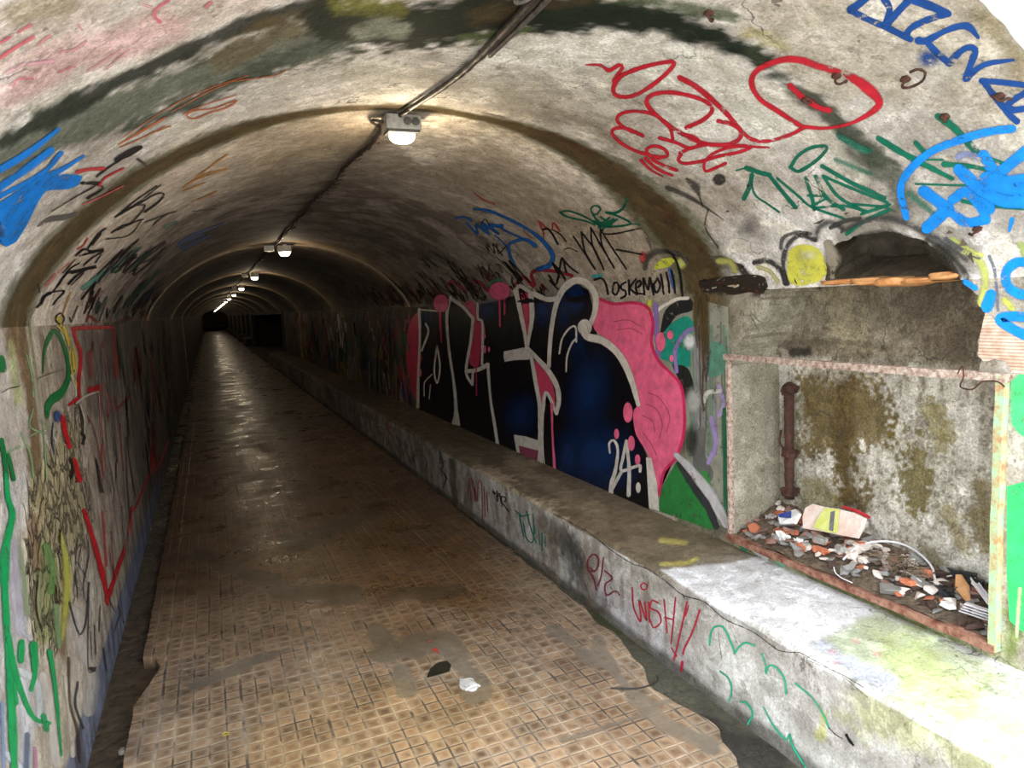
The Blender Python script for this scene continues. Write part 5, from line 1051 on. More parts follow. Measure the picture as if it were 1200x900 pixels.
PT.stroke(K, t([(412, 300), (436, 372), (440, 420)]), 2, srgb(206, 202, 190), layer=2); PT.stroke(K, t([(440, 465), (500, 420), (570, 395)]), 2.4, srgb(176, 168, 156), layer=2); PT.stroke(K, t([(575, 395), (580, 500), (590, 700)]), .8, srgb(176, 168, 156), layer=2); PT.stroke(K, t([(465, 470), (490, 560), (490, 640)]), 1.4, srgb(196, 190, 178), layer=2)
PT.blob(K, t([(330, 540)])[0], 6, 9, srgb(50, 76, 124), soft=.6, layer=1); PT.stroke(K, t([(305, 580), (300, 680), (312, 760)]), 1.6, srgb(60, 66, 84), layer=1)
K = 'graffiti_drawing#leftbrightgreen'; t = TR(0, 560, 2.646); BG = srgb(22, 150, 84)
for p, w in (([(14, -10), (20, 60), (34, 120), (14, 210), (10, 330), (18, 480), (28, 640), (40, 920)], [5, 8, 12, 8, 9, 11, 11, 8]), ([(22, 500), (46, 620), (96, 740), (150, 762)], [7, 8, 7, 4]), ([(62, 512), (60, 566)], 8), ([(100, 520), (104, 600), (92, 660)], [10, 8, 4]), ([(150, 540), (166, 640), (186, 860)], [6, 5, 3]), ([(130, 740), (140, 780)], 7), ([(40, 640), (46, 700)], 5)): PT.stroke(K, t(p), w, BG, layer=2, soft=.3)
for p, w, c in (([(30, 240), (44, 360), (60, 470)], 16, srgb(206, 200, 210)), ([(60, 640), (80, 760), (76, 900)], 18, srgb(214, 214, 216)), ([(130, 620), (150, 720), (170, 880)], 14, srgb(216, 210, 200)), ([(230, 420), (250, 520), (280, 620), (270, 720)], 16, srgb(206, 200, 190)), ([(20, 860), (60, 900)], 10, srgb(200, 206, 214)), ([(56, 220), (70, 320), (80, 420)], 8, srgb(140, 158, 120)), ([(118, 300), (112, 400), (120, 480)], 8, srgb(156, 158, 120)), ([(200, 620), (216, 760), (222, 860)], 7, srgb(222, 214, 196)), ([(182, 170), (200, 240), (206, 340), (190, 500)], [5, 10, 9, 4], srgb(192, 192, 84)), ([(140, 215), (160, 280), (156, 350)], 10, srgb(108, 150, 84)), ([(170, 400), (180, 520)], 8, srgb(128, 158, 110)), ([(60, 600), (110, 640), (120, 760)], 10, srgb(206, 214, 214)), ([(90, 500), (60, 470), (70, 440)], 6, srgb(196, 196, 206)), ([(40, 200), (50, 330), (60, 430)], 9, srgb(186, 180, 190)), ([(80, 800), (76, 900)], 8, srgb(86, 104, 128)), ([(210, 560), (214, 700), (236, 780), (244, 880)], 4, srgb(70, 46, 40)), ([(104, 840), (106, 900)], 5, srgb(178, 120, 150)), ([(2, 700), (6, 900)], 5, srgb(120, 144, 180))): PT.stroke(K, t(p), w, c, layer=1, soft=.6, op=.7)
t = TR(0, 600, 3)
for p, w in (([(240, 320), (262, 400), (280, 430), (300, 380), (310, 250)], 2.6), ([(270, 90), (262, 200), (270, 300)], 1.2), ([(300, 80), (310, 150), (290, 260), (300, 320)], 1.4), ([(285, 110), (275, 180), (300, 230)], 1.2), ([(310, 300), (306, 540), (325, 560), (336, 545)], 1.5), ([(330, 400), (334, 500)], 1.6), ([(380, 300), (400, 350)], 1.4), ([(350, 330), (346, 420)], 1.2), ([(360, 480), (374, 560)], 1.6), ([(400, 420), (420, 360)], 1.4), ([(316, 420), (320, 520)], .9), ([(270, 600), (262, 680), (290, 760)], 3), ([(415, 330), (432, 390)], 1.6)): PT.stroke('graffiti_scribble#leftblack', t(p), w, srgb(62, 60, 66), layer=1, soft=.4, op=.9)
PT.stroke('graffiti_scribble#leftblack', t([(325, 555), (318, 552)]), 6, srgb(60, 58, 60), layer=1)
# -- far walls and vault: dense unreadable scribble, laid out in metres
def far_scribble(key, n, yr, zr, side, colors, size, wmul=1.0, yflat=2.2):
    for _ in range(n):
        y_ = random.uniform(*yr); z_ = random.uniform(*zr); s_ = random.uniform(*size); c = random.choice(colors); P = []
        m = random.randint(3, 8); a, b = 0, 0
        for i in range(m):
            a += s_*random.uniform(.1, .45)*random.choice((1, 1, 1, -.5)); b = s_*random.uniform(-.7, .7)
            if side == 'v': P.append((y_+a, z_+b))
            else: P.append((y_+a, z_+b))
        if side == 'R': W3 = [(XR, p, min(q, -.02)) for p, q in P if p > 1.2]
        elif side == 'L': W3 = [(XL, p, min(q, -.02)) for p, q in P if p > 1.2]
        else: W3 = [(XC-side*HA*math.cos(min(max(q, .02), 1.5)), p, float(zv(XC-side*HA*math.cos(min(max(q, .02), 1.5))))) for p, q in P]
        if len(W3) < 2: continue
        px = to_px(np.array(W3)); d = np.linalg.norm(W3[0]); w = FPX/d*random.uniform(.006, .014)*wmul
        PT.stroke(key, px, max(w, .35), c, layer=1, soft=.3, op=random.uniform(.6, 1), step=max(1.0, w*.6), curve=random.random() < .6)
DK = [BLK, srgb(40, 36, 34), srgb(52, 44, 44)]; MIX = [BLK, srgb(30, 70, 120), srgb(150, 40, 40), srgb(30, 110, 80), srgb(160, 140, 60), srgb(190, 180, 170), srgb(170, 80, 110)]
far_scribble('graffiti_scribble#vaultright', 110, (4.0, 9.5), (.12, .42), -1, DK+DK+[srgb(120, 40, 40)], (.1, .3))
far_scribble('graffiti_scribble#vaultright', 40, (5.0, 12), (.3, .75), -1, DK, (.1, .3), .8)
far_scribble('graffiti_scribble#vaultleft', 42, (3.6, 8), (.1, .6), 1, DK+[srgb(90, 60, 50), srgb(60, 110, 100)], (.1, .3))
far_scribble('graffiti_scribble#wallright', 130, (8.1, 19), (-1.15, -.1), 'R', MIX+DK, (.2, .6), 1.6)
far_scribble('graffiti_scribble#wallleft', 60, (3.6, 12), (-1.3, -.1), 'L', DK+[srgb(120, 40, 40), srgb(140, 130, 120), srgb(90, 96, 80)], (.15, .5), .9)
# -- bench front
K = 'graffiti_tag#benchred'; t = TR(640, 600, 2.143); BR = srgb(176, 38, 58)
for p, w in (([(218, 190), (222, 240), (240, 274), (236, 222), (254, 272), (250, 226)], 1.8), ([(259, 226), (262, 276)], 1.8), ([(256, 184), (248, 178), (240, 184), (244, 194), (254, 192), (256, 184)], 1.6), ([(284, 228), (268, 222), (264, 240), (284, 252), (290, 276), (272, 290), (264, 270)], 1.8), ([(298, 218), (302, 260), (306, 302)], 1.9), ([(300, 264), (322, 270)], 1.8), ([(327, 214), (322, 270), (316, 330)], 1.9), ([(356, 225), (342, 290), (328, 350), (322, 372)], 2), ([(330, 362), (316, 340)], 1.6), ([(388, 246), (370, 300), (350, 340), (346, 356)], 2.2), ([(344, 376), (342, 398)], 3), ([(360, 235), (352, 260)], 1.6)): PT.stroke(K, t(p), w, BR, 'bf')
K = 'graffiti_tag#benchpurple'
for p, w in (([(128, 196), (120, 165), (106, 140), (108, 118), (122, 106), (134, 120), (128, 144), (114, 148)], 1.7), ([(146, 114), (140, 160), (132, 185)], 1.7), ([(150, 148), (168, 166), (150, 182), (154, 208), (176, 198), (186, 208)], 1.8), ([(112, 140), (124, 150)], 1.2)): PT.stroke(K, t(p), w, srgb(120, 30, 50), 'bf')
t = TR(400, 440, 4); K = 'graffiti_tag#benchred2'
for p, w in (([(596, 562), (602, 490), (616, 492), (630, 590), (628, 520), (640, 590), (644, 505), (660, 508), (664, 690)], 1.1), ([(684, 545), (690, 640)], 1.1), ([(672, 520), (676, 660)], .9), ([(604, 500), (612, 600)], .9), ([(208, 224), (232, 276)], 2), ([(212, 250), (236, 240)], 2)): PT.stroke(K, t(p), w, srgb(142, 50, 56), 'bf', op=.9)
K = 'graffiti_tag#benchgreen'; t = TR(700, 700, 4); BGc = srgb(36, 168, 128)
for p, w in (([(530, 222), (536, 170), (552, 140), (584, 134), (606, 156), (632, 215), (648, 258)], 2.4), ([(648, 262), (668, 232), (700, 212), (742, 226)], 2.4), ([(775, 262), (792, 310), (796, 356)], 2), ([(796, 350), (812, 318), (846, 330), (880, 380), (890, 450)], 2.4), ([(932, 402), (1010, 468), (1062, 545), (1090, 610)], 2.2), ([(580, 346), (618, 378), (634, 430), (622, 486)], 2.2), ([(666, 486), (706, 496), (732, 545), (710, 592)], 2.6), ([(782, 512), (830, 600), (888, 664), (906, 640), (918, 690), (980, 795)], [1.5, 2.4, 3, 2.4])): PT.stroke(K, t(p), w, BGc, 'bf', soft=.5)
t = TR(400, 440, 4); K = 'graffiti_tag#benchteal'
for p, w in (([(838, 650), (846, 700), (858, 752)], 1.7), ([(872, 636), (890, 710), (916, 786)], 1.5), ([(840, 662), (884, 652)], 1.3), ([(856, 690), (870, 760), (900, 780), (906, 700)], 1.4), ([(900, 650), (912, 740)], 1.2), ([(944, 738), (944, 820)], 1.6), ([(928, 720), (934, 790)], 1.1), ([(958, 730), (960, 800)], 1.1), ([(815, 630), (850, 660)], 1.2)): PT.stroke(K, t(p), w, srgb(28, 110, 104), 'bf')
K = 'graffiti_scribble#benchblack'
for p, w in (([(716, 545), (722, 554)], 2.4), ([(732, 540), (734, 590), (742, 552), (754, 600)], 1.7), ([(752, 566), (758, 612)], 1.5), ([(752, 566), (772, 572), (770, 590), (758, 594), (786, 636)], 1.5), ([(462, 350), (480, 420), (468, 440), (492, 480), (478, 525)], 1.4), ([(470, 360), (464, 410), (490, 400)], 1.1), ([(495, 470), (500, 490)], 1)): PT.stroke(K, t(p), w, BLK, 'bf')
K = 'graffiti_scribble#benchblack2'
for p, w in (([(330, 330), (346, 400), (338, 380), (360, 370)], 1.2), ([(340, 400), (352, 420), (342, 430)], 1), ([(380, 370), (402, 400), (400, 430)], 1), ([(150, 240), (196, 250), (200, 330), (214, 350)], .9), ([(100, 170), (130, 200), (120, 230)], .9), ([(40, 130), (60, 150), (50, 180)], .9), ([(260, 290), (300, 330), (290, 380)], .9), ([(160, 300), (180, 340)], .9), ([(80, 180), (90, 250)], 1.8), ([(300, 330), (330, 420)], .8)): PT.stroke(K, t(p), w, BLK, 'bf')
K = 'bench_crack'; t = TR(640, 600, 2.143)
for p, w in (([(20, 4), (60, 24), (110, 52), (160, 92), (215, 128), (250, 140), (300, 172), (345, 208), (400, 226), (450, 268), (520, 300), (575, 340), (600, 350), (640, 352)], .8), ([(640, 352), (700, 385), (750, 410), (800, 440)], .7), ([(660, 372), (740, 408), (810, 465)], .5), ([(345, 205), (350, 218)], .8)): PT.stroke(K, t(p), w, srgb(54, 50, 46), 'bf', layer=0, wob=.6)
t = TR(700, 700, 4)
for p, w in (([(1090, 610), (1120, 640), (1152, 660)], 1), ([(1172, 642), (1186, 668), (1204, 690)], 2.8), ([(572, 160), (578, 220), (588, 290)], .4)): PT.stroke(K, t(p), w, srgb(30, 28, 28), 'bf', layer=1, wob=.5)
K = 'wall_crack#left'; t = TR(0, 380, 5)
for p, w in (([(0, 400), (40, 378), (110, 362)], .8), ([(210, 320), (280, 290), (370, 262)], .6), ([(470, 640), (490, 660), (480, 700)], 3), ([(400, 790), (420, 830), (412, 900)], 3.4), ([(440, 470), (470, 520), (480, 640)], 1)): PT.stroke(K, t(p), w, srgb(50, 42, 34), layer=2, wob=.6)
t = TR(0, 600, 3); 
for p, w in (([(190, 260), (194, 320)], 2), ([(206, 66), (200, 150)], 1.5), ([(130, 200), (120, 330), (140, 420)], 1.6), ([(90, 220), (100, 170), (90, 110)], 1.6)): PT.stroke(K, t(p), w, srgb(48, 40, 28), layer=2, wob=.8)
# floor specks
K = 'paint_speck'
PT.stroke(K, [(261, 862), (265, 860), (269, 861), (266, 863), (262, 864)], 1.0, srgb(220, 200, 60), 'fl', layer=3); PT.stroke(K, [(507, 764), (511, 762), (513, 766)], 1.8, srgb(206, 50, 40), 'fl', layer=3); PT.blob(K, (503, 753), 2, 1.4, srgb(190, 80, 70), 'fl', layer=3)
K = 'floor_hole'
PT.poly(K, [(500, 796), (504, 786), (514, 778), (524, 776), (529, 781), (527, 788), (519, 791), (512, 793)], srgb(46, 44, 34), 'fl', layer=4)
M_WORN = make_paint('washed_out_paint', .55, .41, 26)
PT.flush({
 'graffiti_letters#dblue': (ceiling, M_PAINT, 'dark blue sprayed letters at the top right of the vault'),
 'graffiti_tag#red': (ceiling, M_PAINT, 'large looping red tag with an oval on the right of the vault'),
 'graffiti_tag#green': (ceiling, M_PAINT, 'scratchy dark green tag above the niche cavity'),
 'graffiti_tag#bblue': (ceiling, M_PAINT, 'bright blue tag at the right edge'),
 'graffiti_outline#grey': (ceiling, M_PAINT, 'grey outlines with a yellow bubble left of the cavity'),
 'graffiti_mural': (wall_right, M_MURAL, 'big black, navy, white and pink lettering mural with the number 24'),
 'graffiti_piece#teal': (wall_right, M_WORN, 'faded teal, purple and green piece between the mural and the niche'),
 'broken_plaster#left': (wall_right, M_WORN, 'dark broken plaster at the head of the wall left of the niche'),
 'moss_rim': (ceiling, M_PAINT, 'dark mossy broken rim of the cavity'),
 'graffiti_patch#green': (wall_right, M_PAINT, 'bright green paint beside the niche frame'),
 'exposed_brick#rib': (wall_right, M_RIB, 'ribbed pale hollow brick laid bare right of the niche'),
 'graffiti_tag#black': (ceiling, M_PAINT, 'black pen tag TOSKEMO and black zigzags above the mural'),
 'graffiti_tag#teal': (ceiling, M_PAINT, 'dark green looped signature above the black zigzags'),
 'graffiti_tag#smallred': (ceiling, M_PAINT, 'thin red N beside the dark green signature'),
 'graffiti_tag#midblue': (ceiling, M_PAINT, 'blue curling tag left of the red N'),
 'graffiti_tag#leftblue': (ceiling, M_PAINT, 'bright blue spray on the left of the vault'),
 'graffiti_tag#pink': (ceiling, M_PAINT, 'faded pink strokes in the top left corner'),
 'graffiti_tag#orange': (ceiling, M_PAINT, 'thin orange strokes on the left of the vault'),
 'graffiti_tag#leftblack': (ceiling, M_PAINT, 'black pen tags low on the left of the vault'),
 'graffiti_tag#crownblue': (ceiling, M_PAINT, 'small dark blue tag on the left of the vault'),
 'graffiti_drawing#leftred': (wall_left, M_PAINT, 'red outlined shape ending in a point on the left wall'),
 'graffiti_drawing#leftgreen': (wall_left, M_PAINT, 'dark green arch and yellow loops on the left wall'),
 'graffiti_drawing#leftbrightgreen': (wall_left, M_PAINT, 'bright green strokes at the left edge'),
 'graffiti_scribble#leftblack': (wall_left, M_PAINT, 'grey drips and scribbles low on the left wall'),
 'graffiti_scribble#vaultright': (ceiling, M_PAINT, 'dense black scribbles low on the right of the vault'),
 'graffiti_scribble#vaultleft': (ceiling, M_PAINT, 'black scribbles low on the left of the vault'),
 'graffiti_scribble#wallright': (wall_right, M_PAINT, 'dense coloured scribbles on the right wall beyond the mural'),
 'graffiti_scribble#wallleft': (wall_left, M_PAINT, 'dark scribbles on the left wall deeper in'),
 'graffiti_tag#benchred': (bench, M_PAINT, 'red tag WISH!! on the front of the bench'),
 'graffiti_tag#benchpurple': (bench, M_PAINT, 'dark red tag beside the soot stain'),
 'graffiti_tag#benchred2': (bench, M_PAINT, 'thin red letters further along the bench'),
 'graffiti_tag#benchteal': (bench, M_PAINT, 'teal letters on the bench front'),
 'graffiti_tag#benchgreen': (bench, M_PAINT, 'green strokes on the front of the bench'),
 'graffiti_scribble#benchblack': (bench, M_PAINT, 'small black scribbles on the front of the bench'),
 'graffiti_scribble#benchblack2': (bench, M_PAINT, 'faint black scribbles deep along the bench front'),
 'bench_crack': (bench, M_MURAL, 'crack running along the front edge of the bench'),
 'wall_crack#left': (wall_left, M_MURAL, 'dark cracks in the scaling plaster'),
 'paint_speck': (floor, M_PAINT, 'yellow and red paint specks on the tiles'),
 'floor_hole': (floor, M_MURAL, 'dark worn hollow in the tiles'),
})

# ------------------------------------------------------------------ rubble in the niche
def mound(x_, y_):
    u = np.clip((x_-2.19)/.27, 0, 1.1); v = np.clip((y_-1.33)/1.2, 0, 1)
    return -1.142+.02*u+.10*u*v+.02*math.sin(v*3.1)+.014*(mnoise.noise(Vector((x_*9, y_*9, 1))))
def heap(px):
    r = rays([px])[0]; z_ = -1.12
    for _ in range(12):
        p = r*(z_/r[2]); z_ = .5*z_+.5*mound(min(p[0], 2.44), min(max(p[1], 1.34), 2.54))
    return Vector(p)
A, B = np.meshgrid(np.linspace(2.165, 2.50, 50), np.linspace(1.32, 2.57, 160), indexing='ij')
VM = np.array([(a, b, mound(a, b)-.008) for a, b in zip(A.ravel(), B.ravel())]); VM[:, 2] += .014*(fbm(VM, 30, 4)-.5)
M_DUST = make_simple('rubble_dust', srgb(74, 62, 50), srgb(136, 118, 98), 45, .95, 0, 1, .008)
o = mesh_obj('rubble_dust', VM, grid_faces(50, 160, True), M_DUST, None, True); tag(o, 'brown dust and grit filling the bottom of the wall niche', 'rubble'); o['kind'] = 'stuff'
kinds = [('stone_chip', 'grey stone chip', 'stone', 'grey stone chips in the niche', make_simple('grey_stone', srgb(120, 116, 110), srgb(178, 174, 168), 30, .9, 0, .8), 46),
         ('brick_chip', 'orange terracotta fragment', 'brick', 'terracotta fragments in the niche', make_simple('terracotta', srgb(176, 92, 60), srgb(214, 138, 104), 30, .9, 0, .8), 26),
         ('plaster_chip', 'pinkish plaster flake', 'plaster', 'pale plaster flakes in the niche', make_simple('pale_plaster', srgb(206, 190, 178), srgb(236, 226, 216), 24, .9, 0, .6), 44),
         ('dark_chip', 'dark brown fragment', 'rubble', 'dark fragments in the niche', make_simple('dark_fragment', srgb(54, 42, 38), srgb(104, 80, 68), 30, .9, 0, .8), 48),
         ('mauve_chip', 'reddish masonry chip', 'rubble', 'reddish brown masonry chips in the niche', make_simple('reddish_masonry', srgb(128, 92, 82), srgb(172, 138, 124), 30, .9, 0, .8), 38)]
def rock_mesh(seed, mat):
    bm = bmesh.new(); rr = random.Random(seed); vs = [bm.verts.new((rr.uniform(-1, 1), rr.uniform(-1, 1), rr.uniform(-.8, .8))) for _ in range(13)]
    r = bmesh.ops.convex_hull(bm, input=vs); bmesh.ops.delete(bm, geom=[v for v in bm.verts if not v.link_faces], context='VERTS')
    bmesh.ops.bevel(bm, geom=bm.edges[:], offset=.07, segments=1, affect='EDGES'); bm.normal_update()
    me = bpy.data.meshes.new('chip'); bm.to_mesh(me); bm.free(); me.materials.append(mat); return me
order = [k for k, kd in enumerate(kinds) for _ in range(int(kd[5]*1.4))]; random.shuffle(order); pool = {k: [rock_mesh(100+k*10+i, kd[4]) for i in range(6)] for k, kd in enumerate(kinds)}
for i, k in enumerate(order):
    nm, lb, ct, gp, mt, _ = kinds[k]
    y_ = 1.36+1.15*((i+.5)/len(order))+random.uniform(-.03, .03); x_ = random.uniform(2.20, 2.44); s_ = random.choice((.013, .018, .023, .030))*random.uniform(.8, 1.2)
    o = bpy.data.objects.new(nm, random.choice(pool[k])); COL.objects.link(o)
    o.scale = (s_*1.1, s_*random.uniform(.9, 1.6), s_*random.uniform(.45, .8)); o.rotation_euler = (random.uniform(-.5, .5), random.uniform(-.5, .3), random.uniform(0, 6.3)); o.location = (x_, y_, mound(x_, y_)+s_*.25)
    zone = ('in the left corner' if y_ > 2.3 else 'below the striped slab' if y_ > 2.02 else 'around the white hose' if y_ > 1.76 else 'beside the dry twigs' if y_ > 1.55 else 'near the right upright')
    row = 'along the bottom rail' if x_ < 2.27 else 'against the back wall' if x_ > 2.36 else 'mid heap'
    tag(o, ('larger ' if s_ > .022 else 'small ')+lb+' '+zone+', '+row, ct, gp)
def prism(name, pts, thick, mat, label, cat, group=None, off=(0, 0, 0)):
    """a flat broken piece: outline points in space, pushed back by its thickness"""
    P = [Vector(p) for p in pts]; c = sum(P, Vector())/len(P); n_ = (P[1]-P[0]).cross(P[2]-P[0]).normalized()
    if n_.dot(c) > 0: n_ = -n_
    bm = bmesh.new(); a = [bm.verts.new(p-c) for p in P]; b = [bm.verts.new(p-c-n_*thick) for p in P]; bm.faces.new(a); bm.faces.new(b[::-1])
    for i in range(len(a)): bm.faces.new((a[i], b[i], b[(i+1) % len(a)], a[(i+1) % len(a)]))
    bmesh.ops.recalc_face_normals(bm, faces=bm.faces); bmesh.ops.bevel(bm, geom=bm.edges[:], offset=.0015, segments=1, affect='EDGES')
    o = bm_obj(name, bm, mat); o.location = c
    if label: tag(o, label, cat, group)
    return o
def at(px, x_): r = rays([px])[0]; return Vector(r*(x_/r[0]))
M_SLAB = make_simple('pale_pink_slab', srgb(214, 184, 168), srgb(236, 220, 212), 18, .85, 0, .8)
t1 = TR(860, 575, 7.5)
def sl(P, xs_): return [at(q, x_) for q, x_ in zip(t1(P), xs_)]
def slx(q): return 2.30+.05*(1-(q[1]-120)/300.)
def sface(P): return [at(t1([q])[0], slx(q)) for q in P]
slab = prism('painted_slab', sface([(605, 330), (600, 230), (625, 150), (690, 115), (790, 140), (920, 160), (1060, 195), (1140, 240), (1115, 330), (1070, 415), (900, 385), (760, 355)]), .02, M_SLAB, 'pale broken slab with a lime and dark stripe lying on the niche rubble', 'slab')
for nm, P, m_, lb in (('lime_stripe', [(700, 320), (760, 200), (800, 150), (925, 165), (905, 375), (800, 360)], make_simple('lime_paint', srgb(196, 204, 90), srgb(214, 216, 140), 30, .7), 'lime green painted stripe'),
                  ('dark_stripe', [(848, 185), (892, 170), (875, 370), (830, 358)], make_simple('dark_stripe_paint', srgb(84, 84, 92), srgb(120, 118, 120), 30, .7), 'dark grey stripe')):
    q = sface(P); q = [v*(1-.006) for v in q]; o = prism(nm, q, .0015, m_, None, None); o.parent = slab; o.location -= slab.location; lbl(o, lb)
lumpobj = lambda name, px, s_, mat, label, cat, seed, zoff=.012, amp=.35, rot=None: (lambda p, bm: (lump(bm, (0, 0, 0), s_, seed, amp, 3, rot), tag((lambda o: (setattr(o, 'location', p+Vector((0, 0, zoff))), o)[1])(bm_obj(name, bm, mat, None, False)), label, cat))[1])(heap(px), bmesh.new())
KD = {k[0]: k[4] for k in kinds}
lumpobj('plaster_lump', (956, 600), (.02, .03, .018), KD['plaster_chip'], 'white lump behind the upper left corner of the striped slab', 'plaster', 5, .05)
lumpobj('crumpled_paper', (917, 632), (.012, .028, .016), make_simple('white_paper', srgb(222, 220, 216), srgb(242, 240, 238), 30, .7), 'crumpled white paper scrap at the left front of the rubble', 'paper', 11, .012, .9)
lumpobj('crumpled_paper', (936, 638), (.010, .018, .012), bpy.data.materials['white_paper'], 'small white paper scrap just right of the larger crumpled one', 'paper', 17, .012, .9)
lumpobj('brick_fragment', (938, 612), (.012, .02, .02), KD['brick_chip'], 'orange brick piece against the left end of the striped slab', 'brick', 12, .015)
lumpobj('brick_fragment', (962, 648), (.02, .036, .012), KD['brick_chip'], 'long orange brick piece in front below the striped slab', 'brick', 13, .012)
lumpobj('brick_fragment', (1008, 644), (.018, .024, .016), KD['brick_chip'], 'bright orange brick piece left of the white hose', 'brick', 14, .018)
lumpobj('brick_fragment', (1086, 678), (.012, .018, .014), KD['brick_chip'], 'small orange brick piece inside the bend of the white hose', 'brick', 15, .02)
lumpobj('brick_fragment', (1064, 688), (.016, .026, .010), KD['brick_chip'], 'orange brick piece half buried under the twigs', 'brick', 16, .02)
lumpobj('stone', (904, 610), (.024, .022, .018), KD['stone_chip'], 'grey green stone left of the blue and white packet', 'stone', 18, .01)
lumpobj('stone', (872, 613), (.024, .028, .018), KD['mauve_chip'], 'rough lump in the left corner of the niche', 'stone', 19, .012)
lumpobj('stone', (962, 638), (.020, .030, .015), KD['stone_chip'], 'rounded grey stone under the striped slab', 'stone', 20, .018)
lumpobj('stone', (1060, 632), (.016, .024, .014), KD['plaster_chip'], 'pinkish stone at the back right of the slab', 'stone', 21, .02)
lumpobj('stone', (1075, 640), (.018, .034, .012), KD['mauve_chip'], 'flat reddish stone at the back wall of the niche', 'stone', 22, .02)
lumpobj('stone', (1088, 652), (.016, .034, .016), KD['stone_chip'], 'speckled pale stone right of the flat reddish stone', 'stone', 23, .02)
lumpobj('stone', (1012, 660), (.016, .022, .014), KD['plaster_chip'], 'white stone in front of the hose end', 'stone', 24, .014)
lumpobj('stone', (998, 655), (.016, .024, .016), KD['plaster_chip'], 'white stone under the left end of the hose', 'stone', 25, .014)
lumpobj('stone', (985, 648), (.018, .022, .016), KD['stone_chip'], 'grey stone left of the hose end', 'stone', 26, .016)
lumpobj('plastic_lump', (1110, 713), (.014, .024, .010), bpy.data.materials['white_paper'], 'white plastic lump beside the white profile pieces', 'plastic', 27, .012)
M_BP = make_simple('black_plastic', srgb(24, 24, 26), srgb(60, 60, 62), 40, .35, 0, 1, .01)
lumpobj('black_plastic_scrap', (1132, 683), (.018, .05, .016), M_BP, 'crumpled black plastic at the right back of the rubble', 'plastic', 28, .02, 1.2)
lumpobj('black_plastic_scrap', (1108, 697), (.016, .03, .012), M_BP, 'black plastic scrap left of the orange flat piece', 'plastic', 29, .012, 1.2)
# blue and white packet
M_BLUE = make_simple('blue_print', srgb(40, 56, 120), srgb(60, 80, 150), 30, .45); M_WP = bpy.data.materials['white_paper']
pk = prism('packet', [at(q, x_) for q, x_ in zip(t1([(385, 215), (400, 290), (530, 285), (575, 200), (540, 160)]), (2.30, 2.28, 2.28, 2.30, 2.33))], .015, M_WP, 'small blue and white packet lying left of the striped slab', 'packet')
q = [at(q_, x_)*.994 for q_, x_ in zip(t1([(388, 205), (395, 232), (500, 240), (505, 178)]), (2.31, 2.30, 2.30, 2.32))]; o = prism('blue_print', q, .001, M_BLUE, None, None); o.parent = pk; o.location -= pk.location; lbl(o, 'dark blue printed patch')
prism('red_strip', [at(q_, 2.40) for q_ in t1([(950, 130), (1080, 165), (1200, 225), (1190, 250), (1060, 190), (945, 150)])], .004, make_simple('red_plastic', srgb(186, 40, 48), srgb(214, 70, 76), 20, .4), 'thin red strip behind the striped slab', 'plastic strip')
t2 = TR(1020, 620, 7.5)
prism('orange_plate', [heap(q_)+Vector((0, 0, .016+.02*k)) for q_, k in zip(t2([(745, 480), (740, 580), (830, 660), (880, 660), (865, 560), (800, 480)]), (1, .5, 0, 0, .6, 1))], .008, make_simple('tan_plate', srgb(196, 140, 92), srgb(214, 164, 118), 20, .7), 'flat tan orange plate near the right end of the rubble', 'plate')
M_WPL = make_simple('white_plastic', srgb(212, 210, 214), srgb(232, 230, 232), 20, .4)
def box_between(bm, a, b, w, h):
    d = b-a; R_ = d.to_track_quat('X', 'Z').to_matrix(); add_box(bm, (a+b)/2, (d.length, w, h), R_, .0012)
a, b = heap(t2([(890, 510)])[0])+Vector((0, 0, .03)), heap(t2([(1060, 720)])[0])+Vector((0, 0, .022)); c = (a+b)/2
bm = bmesh.new(); box_between(bm, a-c, b-c, .022, .003); box_between(bm, a-c+Vector((.009, 0, .006)), b-c+Vector((.009, 0, .006)), .0025, .012); box_between(bm, a-c-Vector((.009, 0, -.006)), b-c-Vector((.009, 0, -.006)), .0025, .012)
o = bm_obj('plastic_channel', bm, M_WPL); o.location = c; tag(o, 'white plastic channel sloping down at the right end of the rubble', 'plastic channel')
a, b = heap(t2([(800, 735)])[0])+Vector((0, 0, .018)), heap(t2([(1085, 830)])[0])+Vector((0, 0, .018)); c = (a+b)/2
bm = bmesh.new(); 
for k in range(4): box_between(bm, a-c+Vector((.014-.009*k, 0, .010-.006*k)), b-c+Vector((.014-.009*k, 0, .010-.006*k)), .008, .003)
box_between(bm, a-c+Vector((.02, 0, .012)), b-c+Vector((.02, 0, .012)), .02, .003)
o = bm_obj('plastic_profile', bm, M_WPL); o.location = c; tag(o, 'broken ribbed white plastic profile in the right corner of the niche', 'plastic profile')
def hp(P, z_): return [list(heap(q_)+Vector((0, 0, z_+(0 if not hasattr(z_, '__len__') else 0)))) for q_ in P]
P = hp([(988, 660), (1003, 650), (1020, 644), (1042, 643), (1062, 648), (1080, 660), (1092, 674), (1096, 684)], .03); P[0][2] -= .015; P[-1][2] -= .02
tube_thing('white_hose', P, .0042, M_WPL, 'white bent hose arching over the dry twigs', 'hose', 8)
tube_thing('white_wire', hp([(1055, 677), (1062, 679), (1070, 683), (1079, 690)], .028), .0025, M_WPL, 'short white wire on the twigs below the hose', 'wire')
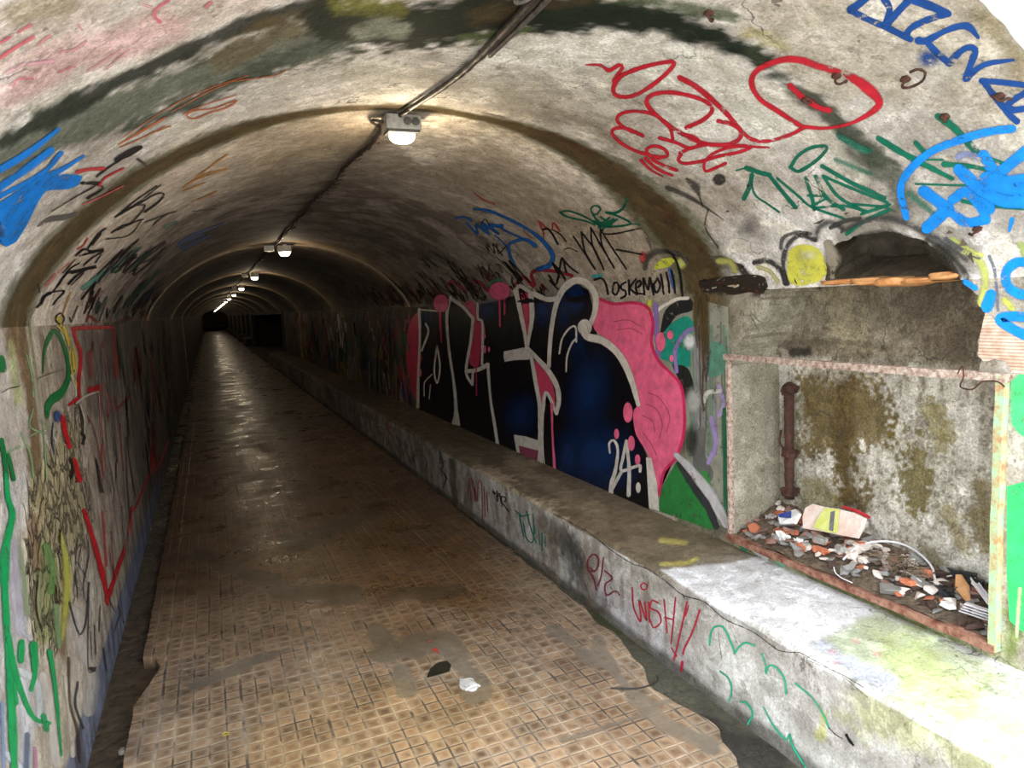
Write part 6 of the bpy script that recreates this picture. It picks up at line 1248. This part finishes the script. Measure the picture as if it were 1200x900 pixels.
tube_thing('white_wire', [list(at(q_, 2.155)) for q_ in [(977, 664), (979, 671), (986, 677), (999, 683)]], .0016, M_WPL, 'thin white wire hanging over the bottom rail of the niche', 'wire')
# nest of dry twigs
bm = bmesh.new(); c0 = heap((1050, 668))+Vector((0, 0, .018)); tw = random.Random(3)
for k in range(150):
    a = tw.uniform(0, 6.28); r_ = tw.uniform(0, 1)**.5; p = Vector((.06*r_*math.cos(a), .13*r_*math.sin(a), .026*(1-r_*r_)+tw.uniform(-.008, .008))); d = Vector((tw.uniform(-1, 1), tw.uniform(-1, 1), tw.uniform(-.2, .3))).normalized()*tw.uniform(.015, .04)
    e = Vector((tw.uniform(-.01, .01), tw.uniform(-.01, .01), .006)); add_tube(bm, spline([p-d, p+e, p+d], .012), .0009, 4)
o = bm_obj('dry_twigs', bm, make_simple('dry_twig', srgb(92, 76, 62), srgb(160, 142, 120), 40, .9)); o.location = c0; tag(o, 'tangled nest of dry twigs on the niche rubble under the white hose', 'twigs'); o['kind'] = 'stuff'

# ------------------------------------------------------------------ small things on the floor
def fl(P, z_): return [list(hit([q], 'fl')[0]+np.array([0, 0, z_])) for q in P]
tube_thing('bent_wire', fl([(716, 808), (730, 808.5), (748, 808), (763, 804), (771, 799), (770, 794)], .006), .0032, M_BLACK, 'bent black wire lying on the tiles beside the wet channel', 'wire', 8, .2)
p = hit([(549, 803)], 'fl')[0]; bm = bmesh.new(); lump(bm, (0, 0, 0), (.034, .046, .009), 4, .5, 4); o = bm_obj('mortar_lump', bm, make_simple('white_mortar', srgb(176, 174, 170), srgb(214, 212, 208), 30, .85, 0, .8), None, True); o.location = (p[0], p[1], -H+.004); tag(o, 'flat pale mortar lump stuck on the tiles near the small hollow', 'mortar')
p = hit([(141, 868)], 'fl')[0]; bm = bmesh.new(); lump(bm, (0, 0, 0), (.012, .016, .008), 9, .5, 3); o = bm_obj('pebble', bm, KD['stone_chip'], None, False); o.location = (p[0], p[1], -H-.045); tag(o, 'small grey pebble in the left gutter', 'pebble')
